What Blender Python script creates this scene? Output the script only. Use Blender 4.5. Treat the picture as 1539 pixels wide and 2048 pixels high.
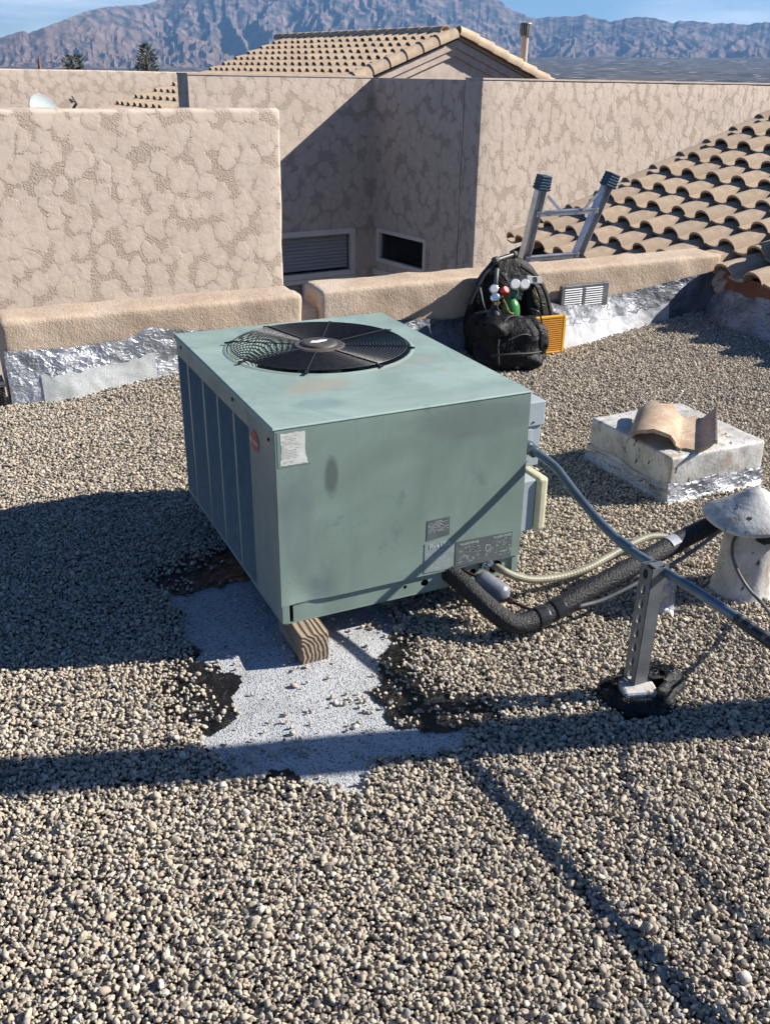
import bpy, bmesh, math, random
import numpy as np
from mathutils import Matrix, Vector, Euler
R = math.radians
rnd = random.Random(7)
for o in list(bpy.data.objects): bpy.data.objects.remove(o)
sc = bpy.context.scene
COL = sc.collection

# ------------------------------------------------------------------ camera
CZ = 1.592
Rv = Vector((0.90487404, -0.42558535, 0.00894875)); Uv = Vector((0.17439076, 0.38980067, 0.90423631)); Fv = Vector((0.38831795, 0.81665938, -0.42693866))
cam = bpy.data.cameras.new('camera'); co = bpy.data.objects.new('camera', cam); COL.objects.link(co)
co.matrix_world = Matrix(((Rv.x, Uv.x, -Fv.x, 0), (Rv.y, Uv.y, -Fv.y, 0), (Rv.z, Uv.z, -Fv.z, CZ), (0, 0, 0, 1)))
cam.sensor_fit = 'VERTICAL'; cam.sensor_height = 24; cam.lens = 1931.18 / 2048 * 24
cam.clip_start = 0.05; cam.clip_end = 60000
sc.camera = co
sc.render.resolution_x = 769; sc.render.resolution_y = 1024

# ------------------------------------------------------------------ sky, sun, exposure
SUN_AZ, SUN_EL = R(17.5), R(32)        # sun stands over +X, a little towards -Y
LD = Vector((math.cos(SUN_AZ) * math.cos(SUN_EL), -math.sin(SUN_AZ) * math.cos(SUN_EL), math.sin(SUN_EL)))
CLOUD_L = (.08, .99, .028); CLOUD_R = (.72, .69, .028)
w = bpy.data.worlds.new('World'); sc.world = w; w.use_nodes = True
nt = w.node_tree; nt.nodes.clear()
out = nt.nodes.new('ShaderNodeOutputWorld'); bg = nt.nodes.new('ShaderNodeBackground')
sky = nt.nodes.new('ShaderNodeTexSky'); sky.sky_type = 'NISHITA'; sky.sun_disc = False
sky.sun_elevation = SUN_EL; sky.sun_rotation = math.atan2(LD.x, LD.y); sky.air_density = 1.0; sky.dust_density = 0.0; sky.ozone_density = 1.5; sky.altitude = 1600
tcw = nt.nodes.new('ShaderNodeTexCoord'); mpw = nt.nodes.new('ShaderNodeMapping'); mpw.inputs['Scale'].default_value = (2.2, 2.2, 16)
nzw = nt.nodes.new('ShaderNodeTexNoise'); nzw.inputs['Scale'].default_value = 1.9; nzw.inputs['Detail'].default_value = 7; nzw.inputs['Roughness'].default_value = .55
rpw = nt.nodes.new('ShaderNodeValToRGB'); rpw.color_ramp.elements[0].position = .36; rpw.color_ramp.elements[1].position = .66
mxw = nt.nodes.new('ShaderNodeMix'); mxw.data_type = 'RGBA'
nt.links.new(tcw.outputs['Generated'], mpw.inputs['Vector']); nt.links.new(mpw.outputs['Vector'], nzw.inputs['Vector'])
def cloud_at(d, k0, k1):
    dp = nt.nodes.new('ShaderNodeVectorMath'); dp.operation = 'DOT_PRODUCT'; dp.inputs[1].default_value = Vector(d).normalized(); nt.links.new(tcw.outputs['Generated'], dp.inputs[0])
    mr = nt.nodes.new('ShaderNodeMapRange'); mr.interpolation_type = 'SMOOTHSTEP'; mr.inputs['From Min'].default_value = k0; mr.inputs['From Max'].default_value = k1; nt.links.new(dp.outputs['Value'], mr.inputs['Value']); return mr.outputs[0]
mxc = nt.nodes.new('ShaderNodeMath'); mxc.operation = 'MAXIMUM'; nt.links.new(cloud_at(CLOUD_L, .970, .995), mxc.inputs[0]); nt.links.new(cloud_at(CLOUD_R, .985, .999), mxc.inputs[1])
mlc = nt.nodes.new('ShaderNodeMath'); mlc.operation = 'MULTIPLY'; nt.links.new(mxc.outputs[0], mlc.inputs[0]); nt.links.new(rpw.outputs['Color'], mlc.inputs[1])
nt.links.new(nzw.outputs['Fac'], rpw.inputs['Fac']); nt.links.new(mlc.outputs[0], mxw.inputs['Factor'])
mxw.inputs['B'].default_value = (11, 12, 13, 1)
tnw = nt.nodes.new('ShaderNodeMix'); tnw.data_type = 'RGBA'; tnw.blend_type = 'MULTIPLY'; tnw.inputs['Factor'].default_value = 1; tnw.inputs['B'].default_value = (.58, .77, 1.08, 1)
nt.links.new(sky.outputs['Color'], tnw.inputs['A']); nt.links.new(tnw.outputs['Result'], mxw.inputs['A'])
nt.links.new(mxw.outputs['Result'], bg.inputs['Color']); bg.inputs['Strength'].default_value = 0.05
nt.links.new(bg.outputs['Background'], out.inputs['Surface'])
sl = bpy.data.lights.new('sun', 'SUN'); sl.energy = 5.0; sl.angle = R(0.53); sl.color = (1.0, .945, .86)
so = bpy.data.objects.new('sun', sl); COL.objects.link(so); so.location = LD * 20; so.rotation_euler = LD.to_track_quat('Z', 'Y').to_euler()
sc.view_settings.view_transform = 'Standard'; sc.view_settings.look = 'None'; sc.view_settings.gamma = 1; sc.view_settings.use_curve_mapping = False
sc.view_settings.exposure = 0.98
try:
    sc.cycles.max_bounces = 6; sc.cycles.volume_bounces = 0
except Exception: pass

# the neighbouring house stands true to plumb; this roof drains by one degree against it
HM = Matrix(((0.98933365, -0.14492353, 0.01470018), (0.14475696, 0.98939652, 0.01183027), (-0.01625879, -0.00957613, 0.99982196))).to_4x4()
HF = Matrix.Translation((0, 0, CZ)) @ HM      # house frame: origin at eye height, x along its walls, y away
DF = Matrix.Identity(4)                        # deck frame

# ------------------------------------------------------------------ numpy noise
def _h(ix, iy, s):
    n = (ix * 374761393 + iy * 668265263 + s * 974634777) & 0xffffffff
    n = ((n ^ (n >> 13)) * 1274126177) & 0xffffffff
    return ((n ^ (n >> 16)) & 0xffff) / 65535.0
def vn(x, y, s=0):
    x = np.asarray(x, float); y = np.asarray(y, float)
    ix = np.floor(x).astype(np.int64); iy = np.floor(y).astype(np.int64); fx = x - ix; fy = y - iy
    fx = fx * fx * (3 - 2 * fx); fy = fy * fy * (3 - 2 * fy)
    a = _h(ix, iy, s); b = _h(ix + 1, iy, s); c = _h(ix, iy + 1, s); d = _h(ix + 1, iy + 1, s)
    return (a + (b - a) * fx) * (1 - fy) + (c + (d - c) * fx) * fy
def fbm(x, y, s=0, o=4):
    v = 0; a = .5; t = 0
    for i in range(o):
        v = v + a * vn(x * 2 ** i, y * 2 ** i, s + i); t += a; a *= .5
    return v / t
def inpoly(x, y, P):
    x = np.asarray(x); y = np.asarray(y); r = np.zeros(x.shape, bool); n = len(P)
    for i in range(n):
        x0, y0 = P[i]; x1, y1 = P[(i + 1) % n]
        if y0 == y1: continue
        c = ((y0 > y) != (y1 > y)) & (x < (x1 - x0) * (y - y0) / (y1 - y0) + x0)
        r ^= c
    return r

# ------------------------------------------------------------------ materials
class NT:
    def __init__(s, name):
        s.m = bpy.data.materials.new(name); s.m.use_nodes = True; s.t = s.m.node_tree; s.t.nodes.clear()
        s.out = s.n('ShaderNodeOutputMaterial'); s.b = s.n('ShaderNodeBsdfPrincipled'); s.l(s.b.outputs[0], s.out.inputs['Surface'])
        s.tc = s.n('ShaderNodeTexCoord')
    def n(s, t, **k):
        x = s.t.nodes.new(t)
        for a, v in k.items(): setattr(x, a, v)
        return x
    def l(s, a, b): s.t.links.new(a, b)
    def noise(s, scale, detail=4, rough=.55, vec=None, dist=0, d3='3D'):
        x = s.n('ShaderNodeTexNoise'); x.inputs['Scale'].default_value = scale; x.inputs['Detail'].default_value = detail; x.inputs['Roughness'].default_value = rough; x.inputs['Distortion'].default_value = dist
        s.l(vec or s.tc.outputs['Object'], x.inputs['Vector']); return x.outputs['Fac']
    def ramp(s, f, stops, interp='LINEAR'):
        x = s.n('ShaderNodeValToRGB'); cr = x.color_ramp; cr.interpolation = interp
        while len(cr.elements) < len(stops): cr.elements.new(.5)
        for e, (p, c) in zip(cr.elements, stops):
            e.position = p; e.color = (*c, 1) if not isinstance(c, (int, float)) else (c, c, c, 1)
        s.l(f, x.inputs['Fac']); return x.outputs['Color']
    def mix(s, f, a, b, mode='MIX'):
        x = s.n('ShaderNodeMix', data_type='RGBA', blend_type=mode)
        for k, v in (('Factor', f), ('A', a), ('B', b)):
            if isinstance(v, (int, float)) and k == 'Factor': x.inputs[k].default_value = v
            elif isinstance(v, (tuple, list)): x.inputs[k].default_value = (*v, 1)
            elif isinstance(v, (int, float)): x.inputs[k].default_value = (v, v, v, 1)
            else: s.l(v, x.inputs[k])
        return x.outputs['Result']
    def math(s, op, a, b=None, c=None, clamp=False):
        x = s.n('ShaderNodeMath', operation=op, use_clamp=clamp)
        for i, v in enumerate((a, b, c)):
            if v is None: continue
            if isinstance(v, (int, float)): x.inputs[i].default_value = v
            else: s.l(v, x.inputs[i])
        return x.outputs[0]
    def vmap(s, scale=(1, 1, 1), loc=(0, 0, 0), rot=(0, 0, 0), vec=None):
        x = s.n('ShaderNodeMapping'); x.inputs['Scale'].default_value = scale; x.inputs['Location'].default_value = loc; x.inputs['Rotation'].default_value = rot
        s.l(vec or s.tc.outputs['Object'], x.inputs['Vector']); return x.outputs['Vector']
    def bump(s, h, strength=.5, dist=.01, prev=None):
        x = s.n('ShaderNodeBump'); x.inputs['Strength'].default_value = strength; x.inputs['Distance'].default_value = dist
        s.l(h, x.inputs['Height'])
        if prev is not None: s.l(prev, x.inputs['Normal'])
        s.l(x.outputs[0], s.b.inputs['Normal']); return x.outputs[0]
    def col(s, v):
        if isinstance(v, tuple): s.b.inputs['Base Color'].default_value = (*v, 1)
        else: s.l(v, s.b.inputs['Base Color'])
    def set(s, **k):
        for a, v in k.items():
            i = s.b.inputs[a.replace('_', ' ')]
            if isinstance(v, (int, float)): i.default_value = v
            elif isinstance(v, tuple): i.default_value = v
            else: s.l(v, i)
def simple(name, c1, c2=None, sc_=8, rough=.6, metal=0, bump=0, bs=40, bd=.002, lo=.35, hi=.65, detail=5):
    n = NT(name); c2 = c2 or tuple(x * .8 for x in c1)
    n.col(n.ramp(n.noise(sc_, detail), [(lo, c2), (hi, c1)])); n.set(Roughness=rough, Metallic=metal)
    if bump: n.bump(n.noise(bs, 4), bump, bd)
    return n.m

def m_stucco(name, cell=5.0, ax=1.0, light=(.56, .465, .385), rough=(.49, .395, .32)):
    """fans of plaster laid one over the other, each with its own ragged edge, rough between them"""
    n = NT(name); sx = n.n('ShaderNodeSeparateXYZ'); n.l(n.tc.outputs['Object'], sx.inputs[0])
    u = n.math('ADD', sx.outputs[0], sx.outputs[1]); cb = n.n('ShaderNodeCombineXYZ')
    n.l(u, cb.inputs[0]); n.l(sx.outputs[2], cb.inputs[1]); v0 = cb.outputs[0]
    fine = n.noise(60, 4, .7, vec=v0); mid = n.noise(11, 4, .6, vec=v0); fleck = n.ramp(n.noise(75, 3, .65, vec=v0), [(.50, 0.0), (.60, 1.0)]); brk = n.ramp(n.noise(6.5, 3, .6, vec=v0), [(.42, 0.0), (.58, 1.0)])
    base = n.mix(n.math('MULTIPLY', fleck, .32), rough, (.31, .24, .185)); line = None; h = n.math('MULTIPLY', fine, 1.1)  # dark flecks colour in the fine shadows of the rough plaster
    for k, (ox, oy, rad) in enumerate(((.0, .0, .45), (3.37, 7.61, .42), (9.13, 2.29, .38))):
        v = n.vmap(scale=(cell * ax, cell * .92, 1), loc=(ox, oy, 0), vec=v0)
        nz = n.n('ShaderNodeTexNoise'); nz.inputs['Scale'].default_value = 1.7; nz.inputs['Detail'].default_value = 3; n.l(v, nz.inputs['Vector'])
        ad = n.n('ShaderNodeVectorMath', operation='MULTIPLY_ADD'); ad.inputs[1].default_value = (.60, .60, 0); n.l(nz.outputs['Color'], ad.inputs[0]); n.l(v, ad.inputs[2])
        vf = n.n('ShaderNodeTexVoronoi', voronoi_dimensions='2D', feature='F1'); vf.inputs['Scale'].default_value = 1; vf.inputs['Randomness'].default_value = .85; n.l(ad.outputs[0], vf.inputs['Vector'])
        sp = n.n('ShaderNodeSeparateColor'); n.l(vf.outputs['Color'], sp.inputs[0])
        e = n.math('SUBTRACT', n.math('MULTIPLY_ADD', sp.outputs[0], .16, rad - .10), vf.outputs['Distance'])
        e = n.math('ADD', e, n.math('MULTIPLY', n.math('SUBTRACT', fine, .5), .12)); e = n.math('ADD', e, n.math('MULTIPLY', n.math('SUBTRACT', mid, .5), .34))
        m = n.ramp(e, [(-.03, 0.0), (.05, 1.0)])
        # tone of one fan: brighter where the trowel left it thick
        t_ = n.math('MULTIPLY_ADD', sp.outputs[1], .5, 0.0); tone = n.mix(t_, tuple(x * .95 for x in light), tuple(min(1, x * 1.08) for x in light))
        tone = n.mix(n.ramp(e, [(.0, .85), (.12, .45), (.27, 0.0)]), tone, rough)
        ed = n.math('MULTIPLY', n.ramp(e, [(-.045, 0.0), (-.005, 1.0), (.02, 1.0), (.045, 0.0)]), n.math('MULTIPLY', fleck, n.math('MULTIPLY_ADD', brk, .75, .25)))
        base = n.mix(m, base, tone); base = n.mix(n.math('MULTIPLY', ed, .50), base, (.29, .22, .17))  # flecked dark rim paints a thin shadow along each fan edge
        hh = n.math('ADD', n.math('MULTIPLY_ADD', sp.outputs[2], .14, .52 + .03 * k), n.math('MULTIPLY', n.ramp(e, [(.0, 0.0), (.25, 1.0)]), .04))
        x = n.n('ShaderNodeMix', data_type='FLOAT'); n.l(m, x.inputs['Factor']); n.l(h, x.inputs['A']); n.l(hh, x.inputs['B']); h = x.outputs['Result']
    base = n.mix(n.ramp(n.noise(1.2, 4, vec=v0), [(.4, 0.0), (.75, .25)]), base, (.45, .355, .275))
    n.col(base); n.set(Roughness=.92)
    h = n.math('ADD', h, n.math('MULTIPLY', n.noise(22, 3, vec=v0), .16))
    n.bump(h, 1.0, .018)
    return n.m

MAT = {}
MAT['stucco'] = m_stucco('trowelled_stucco', 4.9)
MAT['stucco_b'] = m_stucco('trowelled_stucco_long', 5.2, 1.25)
MAT['stucco_plain'] = simple('plain_stucco', (.55, .45, .38), (.44, .35, .29), 6, .92, bump=.6, bs=70, bd=.006)
def m_parapet():
    n = NT('sand_stucco'); f = n.noise(4, 5, .6); g = n.noise(120, 3, .7)
    c = n.ramp(f, [(.3, (.43, .32, .225)), (.52, (.53, .41, .30)), (.72, (.57, .47, .37))])
    c = n.mix(n.ramp(n.noise(22, 5), [(.55, 0.0), (.8, .5)]), c, (.33, .25, .19))
    n.col(c); n.set(Roughness=.95)
    b = n.bump(g, .9, .006); n.bump(n.noise(28, 4), .5, .01, prev=b); return n.m
MAT['parapet'] = m_parapet()
def m_foil(name='foil', c=(.50, .515, .54), rough=.33, strength=.55):
    n = NT(name); v = n.vmap(scale=(1, 1, 1.6))
    a = n.noise(14, 6, .62, vec=v, dist=1.2); b = n.n('ShaderNodeTexVoronoi', feature='DISTANCE_TO_EDGE'); b.inputs['Scale'].default_value = 26; n.l(n.vmap(scale=(1, 1, 1.3)), b.inputs['Vector'])
    n.col(n.ramp(n.noise(7, 5), [(.35, tuple(x * .55 for x in c)), (.6, c)])); n.set(Metallic=.75, Roughness=n.ramp(n.noise(11, 4), [(.3, rough * .7), (.7, rough * 1.8)]))
    p = n.bump(n.ramp(b.outputs['Distance'], [(0, 1.0), (.25, .0)]), .35 * strength, .012); n.bump(a, .9 * strength, .03, prev=p); return n.m
MAT['foil'] = m_foil()
MAT['foil_dull'] = m_foil('foil_dull', (.20, .21, .235), .5, .5)
def m_granule(name, c1, c2, c3, scale=260, dirt=.35):
    n = NT(name); v = n.n('ShaderNodeTexVoronoi'); v.inputs['Scale'].default_value = scale; n.l(n.tc.outputs['Object'], v.inputs['Vector'])
    s_ = n.n('ShaderNodeSeparateColor'); n.l(v.outputs['Color'], s_.inputs[0])
    c = n.ramp(s_.outputs[0], [(0, c3), (.28, c2), (.8, c1)])
    c = n.mix(n.ramp(n.noise(9, 5, .65), [(.5, 0.0), (.75, dirt)]), c, (.10, .095, .09))
    n.col(c); n.set(Roughness=.85); n.bump(v.outputs['Distance'], .7, .003); return n.m
MAT['membrane'] = m_granule('mineral_cap_sheet', (.50, .51, .52), (.38, .39, .40), (.10, .10, .10))
MAT['granule_white'] = m_granule('white_granules', (.60, .62, .61), (.46, .48, .47), (.30, .31, .30), 420, .12)
MAT['white_flash'] = simple('white_coating', (.38, .39, .41), (.27, .28, .29), 9, .6, bump=.5, bs=22, bd=.01)
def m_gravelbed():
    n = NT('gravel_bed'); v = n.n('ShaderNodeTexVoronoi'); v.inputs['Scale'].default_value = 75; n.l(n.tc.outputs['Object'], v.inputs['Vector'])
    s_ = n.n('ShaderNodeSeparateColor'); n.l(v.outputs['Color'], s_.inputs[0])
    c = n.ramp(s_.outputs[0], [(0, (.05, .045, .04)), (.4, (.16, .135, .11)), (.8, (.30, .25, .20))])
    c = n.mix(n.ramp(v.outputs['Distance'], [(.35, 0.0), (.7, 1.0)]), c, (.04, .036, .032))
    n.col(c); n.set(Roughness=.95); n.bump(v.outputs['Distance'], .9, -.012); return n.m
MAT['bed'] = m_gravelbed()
def m_pebble():
    n = NT('river_pebble'); oi = n.n('ShaderNodeObjectInfo')
    c = n.ramp(oi.outputs['Random'], [(0, (.13, .125, .12)), (.10, (.28, .245, .20)), (.28, (.43, .375, .29)), (.50, (.55, .485, .37)), (.66, (.45, .385, .29)), (.78, (.49, .38, .295)), (.84, (.31, .30, .28)), (.93, (.62, .56, .46)), (1, (.56, .53, .47))])
    c = n.mix(n.ramp(n.noise(160, 4), [(.4, 0.0), (.75, .35)]), c, (.22, .18, .15))
    n.col(c); n.set(Roughness=.92); n.b.inputs['Specular IOR Level'].default_value = .25; n.bump(n.noise(300, 3), .35, .0015); return n.m
MAT['pebble'] = m_pebble()
def m_tar():
    n = NT('roof_tar'); n.col(n.ramp(n.noise(18, 5), [(.4, (.005, .005, .006)), (.75, (.020, .019, .018))])); n.set(Roughness=n.ramp(n.noise(25, 3), [(.35, .22), (.7, .6)])); n.b.inputs['Specular IOR Level'].default_value = .3
    p = n.bump(n.noise(30, 5, .6), .9, .02); n.bump(n.noise(140, 4), .6, .004, prev=p); return n.m
MAT['tar'] = m_tar()
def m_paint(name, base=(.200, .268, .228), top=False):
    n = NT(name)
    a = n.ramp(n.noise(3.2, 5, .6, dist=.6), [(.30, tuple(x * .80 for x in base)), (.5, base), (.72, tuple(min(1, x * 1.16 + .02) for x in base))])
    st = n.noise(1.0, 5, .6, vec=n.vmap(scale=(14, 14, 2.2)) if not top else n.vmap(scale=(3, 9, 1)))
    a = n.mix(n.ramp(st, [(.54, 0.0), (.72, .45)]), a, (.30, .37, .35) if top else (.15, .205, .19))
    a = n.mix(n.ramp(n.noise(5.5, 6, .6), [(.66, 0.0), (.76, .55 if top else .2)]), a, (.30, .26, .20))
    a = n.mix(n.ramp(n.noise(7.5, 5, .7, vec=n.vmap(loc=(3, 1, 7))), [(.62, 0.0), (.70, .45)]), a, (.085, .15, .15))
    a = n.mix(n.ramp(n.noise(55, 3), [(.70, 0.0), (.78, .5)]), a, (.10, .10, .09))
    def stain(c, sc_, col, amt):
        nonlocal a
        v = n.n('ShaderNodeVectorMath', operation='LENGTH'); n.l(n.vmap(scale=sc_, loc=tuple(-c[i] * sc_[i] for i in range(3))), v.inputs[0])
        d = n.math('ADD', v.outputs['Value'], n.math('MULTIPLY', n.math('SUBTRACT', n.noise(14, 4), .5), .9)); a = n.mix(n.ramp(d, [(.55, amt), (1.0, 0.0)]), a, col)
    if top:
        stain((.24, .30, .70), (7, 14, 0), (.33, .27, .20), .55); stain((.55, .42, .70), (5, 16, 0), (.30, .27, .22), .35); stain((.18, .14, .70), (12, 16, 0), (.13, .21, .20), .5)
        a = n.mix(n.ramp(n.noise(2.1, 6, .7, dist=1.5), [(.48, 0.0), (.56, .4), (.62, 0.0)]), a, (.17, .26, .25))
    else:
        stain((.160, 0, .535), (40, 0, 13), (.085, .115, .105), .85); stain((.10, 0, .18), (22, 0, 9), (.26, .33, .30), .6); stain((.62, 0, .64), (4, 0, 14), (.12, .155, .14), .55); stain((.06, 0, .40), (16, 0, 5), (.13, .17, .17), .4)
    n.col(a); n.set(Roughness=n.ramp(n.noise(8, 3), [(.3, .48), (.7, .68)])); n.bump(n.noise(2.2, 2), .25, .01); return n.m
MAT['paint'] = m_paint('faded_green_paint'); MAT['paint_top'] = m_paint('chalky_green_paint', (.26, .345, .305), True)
MAT['paint_side'] = m_paint('bounce_warmed_side_paint', (.255, .285, .245)); MAT['coil'] = simple('dark_coil', (.012, .016, .02), (.006, .008, .01), 30, .5)  # side paint lightened and warmed in place of bounce light off the gravel
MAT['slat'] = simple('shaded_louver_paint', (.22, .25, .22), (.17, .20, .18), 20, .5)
MAT['wire'] = simple('black_coated_wire', (.020, .020, .022), (.032, .032, .034), 60, .30)
MAT['matt_wire'] = simple('matt_black_wire', (.006, .006, .007), (.010, .010, .010), 60, .85)
MAT['motor'] = simple('weathered_motor_cap', (.10, .082, .066), (.045, .04, .036), 16, .6, bump=.3)
MAT['steel'] = simple('galvanised_steel', (.22, .235, .245), (.15, .16, .165), 14, .5, metal=.5, bump=.15)
MAT['conduit'] = simple('blue_grey_conduit', (.19, .24, .28), (.12, .15, .18), 12, .33, metal=.55)
MAT['alu'] = simple('aluminium', (.62, .63, .65), (.45, .46, .48), 20, .36, metal=.9)
MAT['foam'] = None
def m_foam():
    n = NT('foam_rubber'); f = n.noise(150, 3, .7)
    n.col(n.ramp(f, [(.54, (.006, .006, .007)), (.72, (.07, .075, .085))])); n.set(Roughness=.5)
    p = n.bump(f, 1.0, .006); n.bump(n.noise(40, 3), .4, .006, prev=p); return n.m
MAT['foam'] = m_foam()
MAT['black'] = simple('black_plastic', (.012, .012, .013), (.022, .022, .023), 30, .45)
def m_fabric():
    n = NT('black_nylon'); n.col(n.ramp(n.noise(9, 5), [(.35, (.0025, .0025, .003)), (.7, (.007, .007, .008))])); n.set(Roughness=.62); n.b.inputs['Specular IOR Level'].default_value = .3
    p = n.bump(n.noise(11, 3, .5, dist=2.5), .5, .03); n.bump(n.noise(420, 2), .3, .001, prev=p); return n.m
MAT['nylon'] = m_fabric()
MAT['strap'] = simple('webbing', (.035, .035, .037), (.02, .02, .02), 60, .7)
MAT['yellow'] = simple('yellow_plastic', (.80, .40, .025), (.66, .30, .015), 9, .42)
MAT['orange'] = simple('orange_grille', (.80, .36, .05), (.66, .27, .03), 9, .5)
MAT['green'] = simple('green_cylinder_paint', (.05, .24, .06), (.035, .17, .05), 9, .32)
MAT['teal'] = simple('teal_valve', (.01, .13, .09), (.01, .08, .06), 9, .4)
MAT['chrome'] = simple('bright_metal', (.75, .75, .75), (.6, .6, .6), 9, .2, metal=.95)
MAT['brass'] = simple('brass', (.55, .38, .12), (.4, .26, .08), 9, .3, metal=.9)
MAT['dial'] = simple('white_dial', (.6, .6, .6), (.52, .52, .52), 9, .4)
MAT['red'] = simple('red_plastic', (.50, .02, .02), (.36, .015, .015), 9, .4)
MAT['copper'] = simple('aged_copper', (.13, .065, .045), (.06, .035, .03), 14, .42, metal=.5)
MAT['lead'] = simple('grey_sleeve', (.15, .15, .145), (.09, .09, .09), 14, .5)
MAT['whip'] = simple('tan_flexible_conduit', (.27, .25, .18), (.19, .18, .135), 10, .55)
MAT['drier'] = simple('painted_drier_shell', (.30, .32, .34), (.17, .18, .20), 12, .38, metal=.3, bump=.3)
MAT['cream'] = simple('weathered_cream_plastic', (.66, .62, .42), (.45, .42, .28), 7, .6, bump=.4)
MAT['ebox'] = simple('grey_enamel', (.42, .47, .49), (.34, .38, .40), 7, .4)
MAT['paper'] = simple('label_paper', (.72, .72, .66), (.58, .58, .52), 30, .7)
MAT['label_dark'] = simple('faded_dark_label', (.115, .135, .13), (.09, .105, .10), 30, .6)
MAT['label_grey'] = simple('chalky_label', (.27, .32, .31), (.21, .26, .25), 30, .6)
MAT['ink'] = simple('ink', (.05, .05, .05), (.08, .08, .08), 30, .7)
MAT['inkgrey'] = simple('faded_ink', (.26, .25, .23), (.34, .33, .31), 30, .7)
MAT['chalk'] = simple('worn_white_print', (.62, .66, .65), (.42, .46, .45), 60, .7)
MAT['logo_red'] = simple('faded_red', (.40, .035, .045), (.28, .03, .04), 40, .5)
MAT['logo_pink'] = simple('faded_pink', (.50, .22, .20), (.4, .16, .15), 40, .5)
MAT['logo_text'] = simple('pale_pink_print', (.78, .50, .46), (.7, .42, .38), 40, .5)
MAT['tape'] = simple('silver_tape', (.70, .71, .72), (.5, .5, .5), 30, .3, metal=.3)
def m_wood():
    n = NT('weathered_timber'); 
    r_ = n.n('ShaderNodeTexWave', wave_type='RINGS', rings_direction='Y'); r_.inputs['Scale'].default_value = 26; r_.inputs['Distortion'].default_value = 4; r_.inputs['Detail'].default_value = 3; r_.inputs['Detail Scale'].default_value = 1.5
    n.l(n.vmap(scale=(1, .12, 1), loc=(.03, 0, -.02)), r_.inputs['Vector'])
    c = n.ramp(r_.outputs['Fac'], [(0, (.13, .09, .06)), (.35, (.25, .18, .12)), (1, (.31, .235, .16))])
    n.col(n.mix(n.ramp(n.noise(20, 5), [(.45, 0.0), (.7, .75)]), c, (.15, .125, .10))); n.set(Roughness=.9); n.bump(r_.outputs['Fac'], .8, .004); return n.m
MAT['wood'] = m_wood()
def m_tile(name='concrete_tile', k=1.0):
    n = NT(name); oi = n.n('ShaderNodeObjectInfo')
    c = n.ramp(n.noise(9, 5, .6), [(.3, (.40 * k, .28 * k, .185 * k)), (.55, (.50 * k, .375 * k, .255 * k)), (.8, (.56 * k, .44 * k, .32 * k))])
    c = n.mix(n.math('MULTIPLY', oi.outputs['Random'], .6), c, (.33 * k, .245 * k, .175 * k)); c = n.mix(n.ramp(n.noise(5, 5, .65, vec=n.vmap(scale=(1, 2.2, 1))), [(.52, 0.0), (.66, .55)]), c, (.24 * k, .19 * k, .145 * k))
    c = n.mix(n.ramp(n.noise(60, 4), [(.62, 0.0), (.75, .5)]), c, (.17, .13, .10))
    n.col(c); n.set(Roughness=.88); n.bump(n.noise(90, 4), .35, .003); return n.m
MAT['tile'] = m_tile(); MAT['tile_far'] = m_tile('pale_concrete_tile', 1.12)
MAT['tile_ridge'] = m_tile('pale_ridge_tile', 1.15)
def m_tile_scratched():
    n = NT('scratched_tile'); c = n.ramp(n.noise(12, 5, .6), [(.3, (.33, .22, .14)), (.6, (.46, .34, .24)), (.8, (.52, .41, .31))])
    s_ = n.n('ShaderNodeTexVoronoi', feature='DISTANCE_TO_EDGE'); s_.inputs['Scale'].default_value = 22; n.l(n.vmap(scale=(.6, 1.8, 1), rot=(0, 0, .6)), s_.inputs['Vector'])
    sc2 = n.math('MULTIPLY', n.ramp(s_.outputs['Distance'], [(.0, 1.0), (.03, 0.0)]), n.ramp(n.noise(6, 3), [(.45, 0.0), (.55, .8)]))
    c = n.mix(sc2, c, (.72, .66, .56)); c = n.mix(n.ramp(n.noise(70, 3), [(.66, 0.0), (.72, .8)]), c, (.06, .05, .04))
    n.col(c); n.set(Roughness=.85); n.bump(n.noise(80, 4), .4, .003); return n.m
MAT['tile_loose'] = m_tile_scratched()
MAT['terracotta'] = simple('terracotta_stop', (.30, .13, .075), (.22, .09, .055), 9, .85)
MAT['felt'] = simple('dark_underlay', (.035, .035, .038), (.02, .02, .02), 9, .9)
MAT['vinyl'] = simple('almond_window_frame', (.70, .64, .57), (.64, .58, .51), 5, .5)
def m_glass():
    n = NT('window_glass'); n.col((.01, .012, .014)); n.set(Roughness=.03, Alpha=.16); n.b.inputs['Specular IOR Level'].default_value = .7; return n.m
MAT['glass'] = m_glass()
MAT['blind'] = simple('blind_slat', (.85, .80, .74), (.78, .72, .68), 5, .6)
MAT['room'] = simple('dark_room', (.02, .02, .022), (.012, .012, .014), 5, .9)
MAT['dish'] = simple('dish_grey', (.40, .44, .45), (.36, .40, .41), 4, .4)
def m_white_dirty():
    n = NT('dirty_white_coating'); c = n.ramp(n.noise(6, 5), [(.3, (.36, .345, .31)), (.52, (.54, .525, .49)), (.75, (.62, .61, .58))])
    c = n.mix(n.ramp(n.noise(14, 6, .65, vec=n.vmap(scale=(1, 1, .55))), [(.54, 0.0), (.63, .85)]), c, (.38, .30, .21))
    c = n.mix(n.ramp(n.noise(38, 4, .7, vec=n.vmap(scale=(1, 1, .5), loc=(2, 2, 2))), [(.62, 0.0), (.66, 1.0)]), c, (.03, .028, .026)); c = n.mix(n.ramp(n.noise(17, 5, .6, vec=n.vmap(loc=(5, 5, 1))), [(.50, 0.0), (.62, .55)]), c, (.30, .295, .28))
    n.col(c); n.set(Roughness=.62); p = n.bump(n.noise(9, 4), .5, .012); n.bump(n.noise(80, 3), .4, .003, prev=p); return n.m
MAT['white_dirty'] = m_white_dirty()
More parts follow.
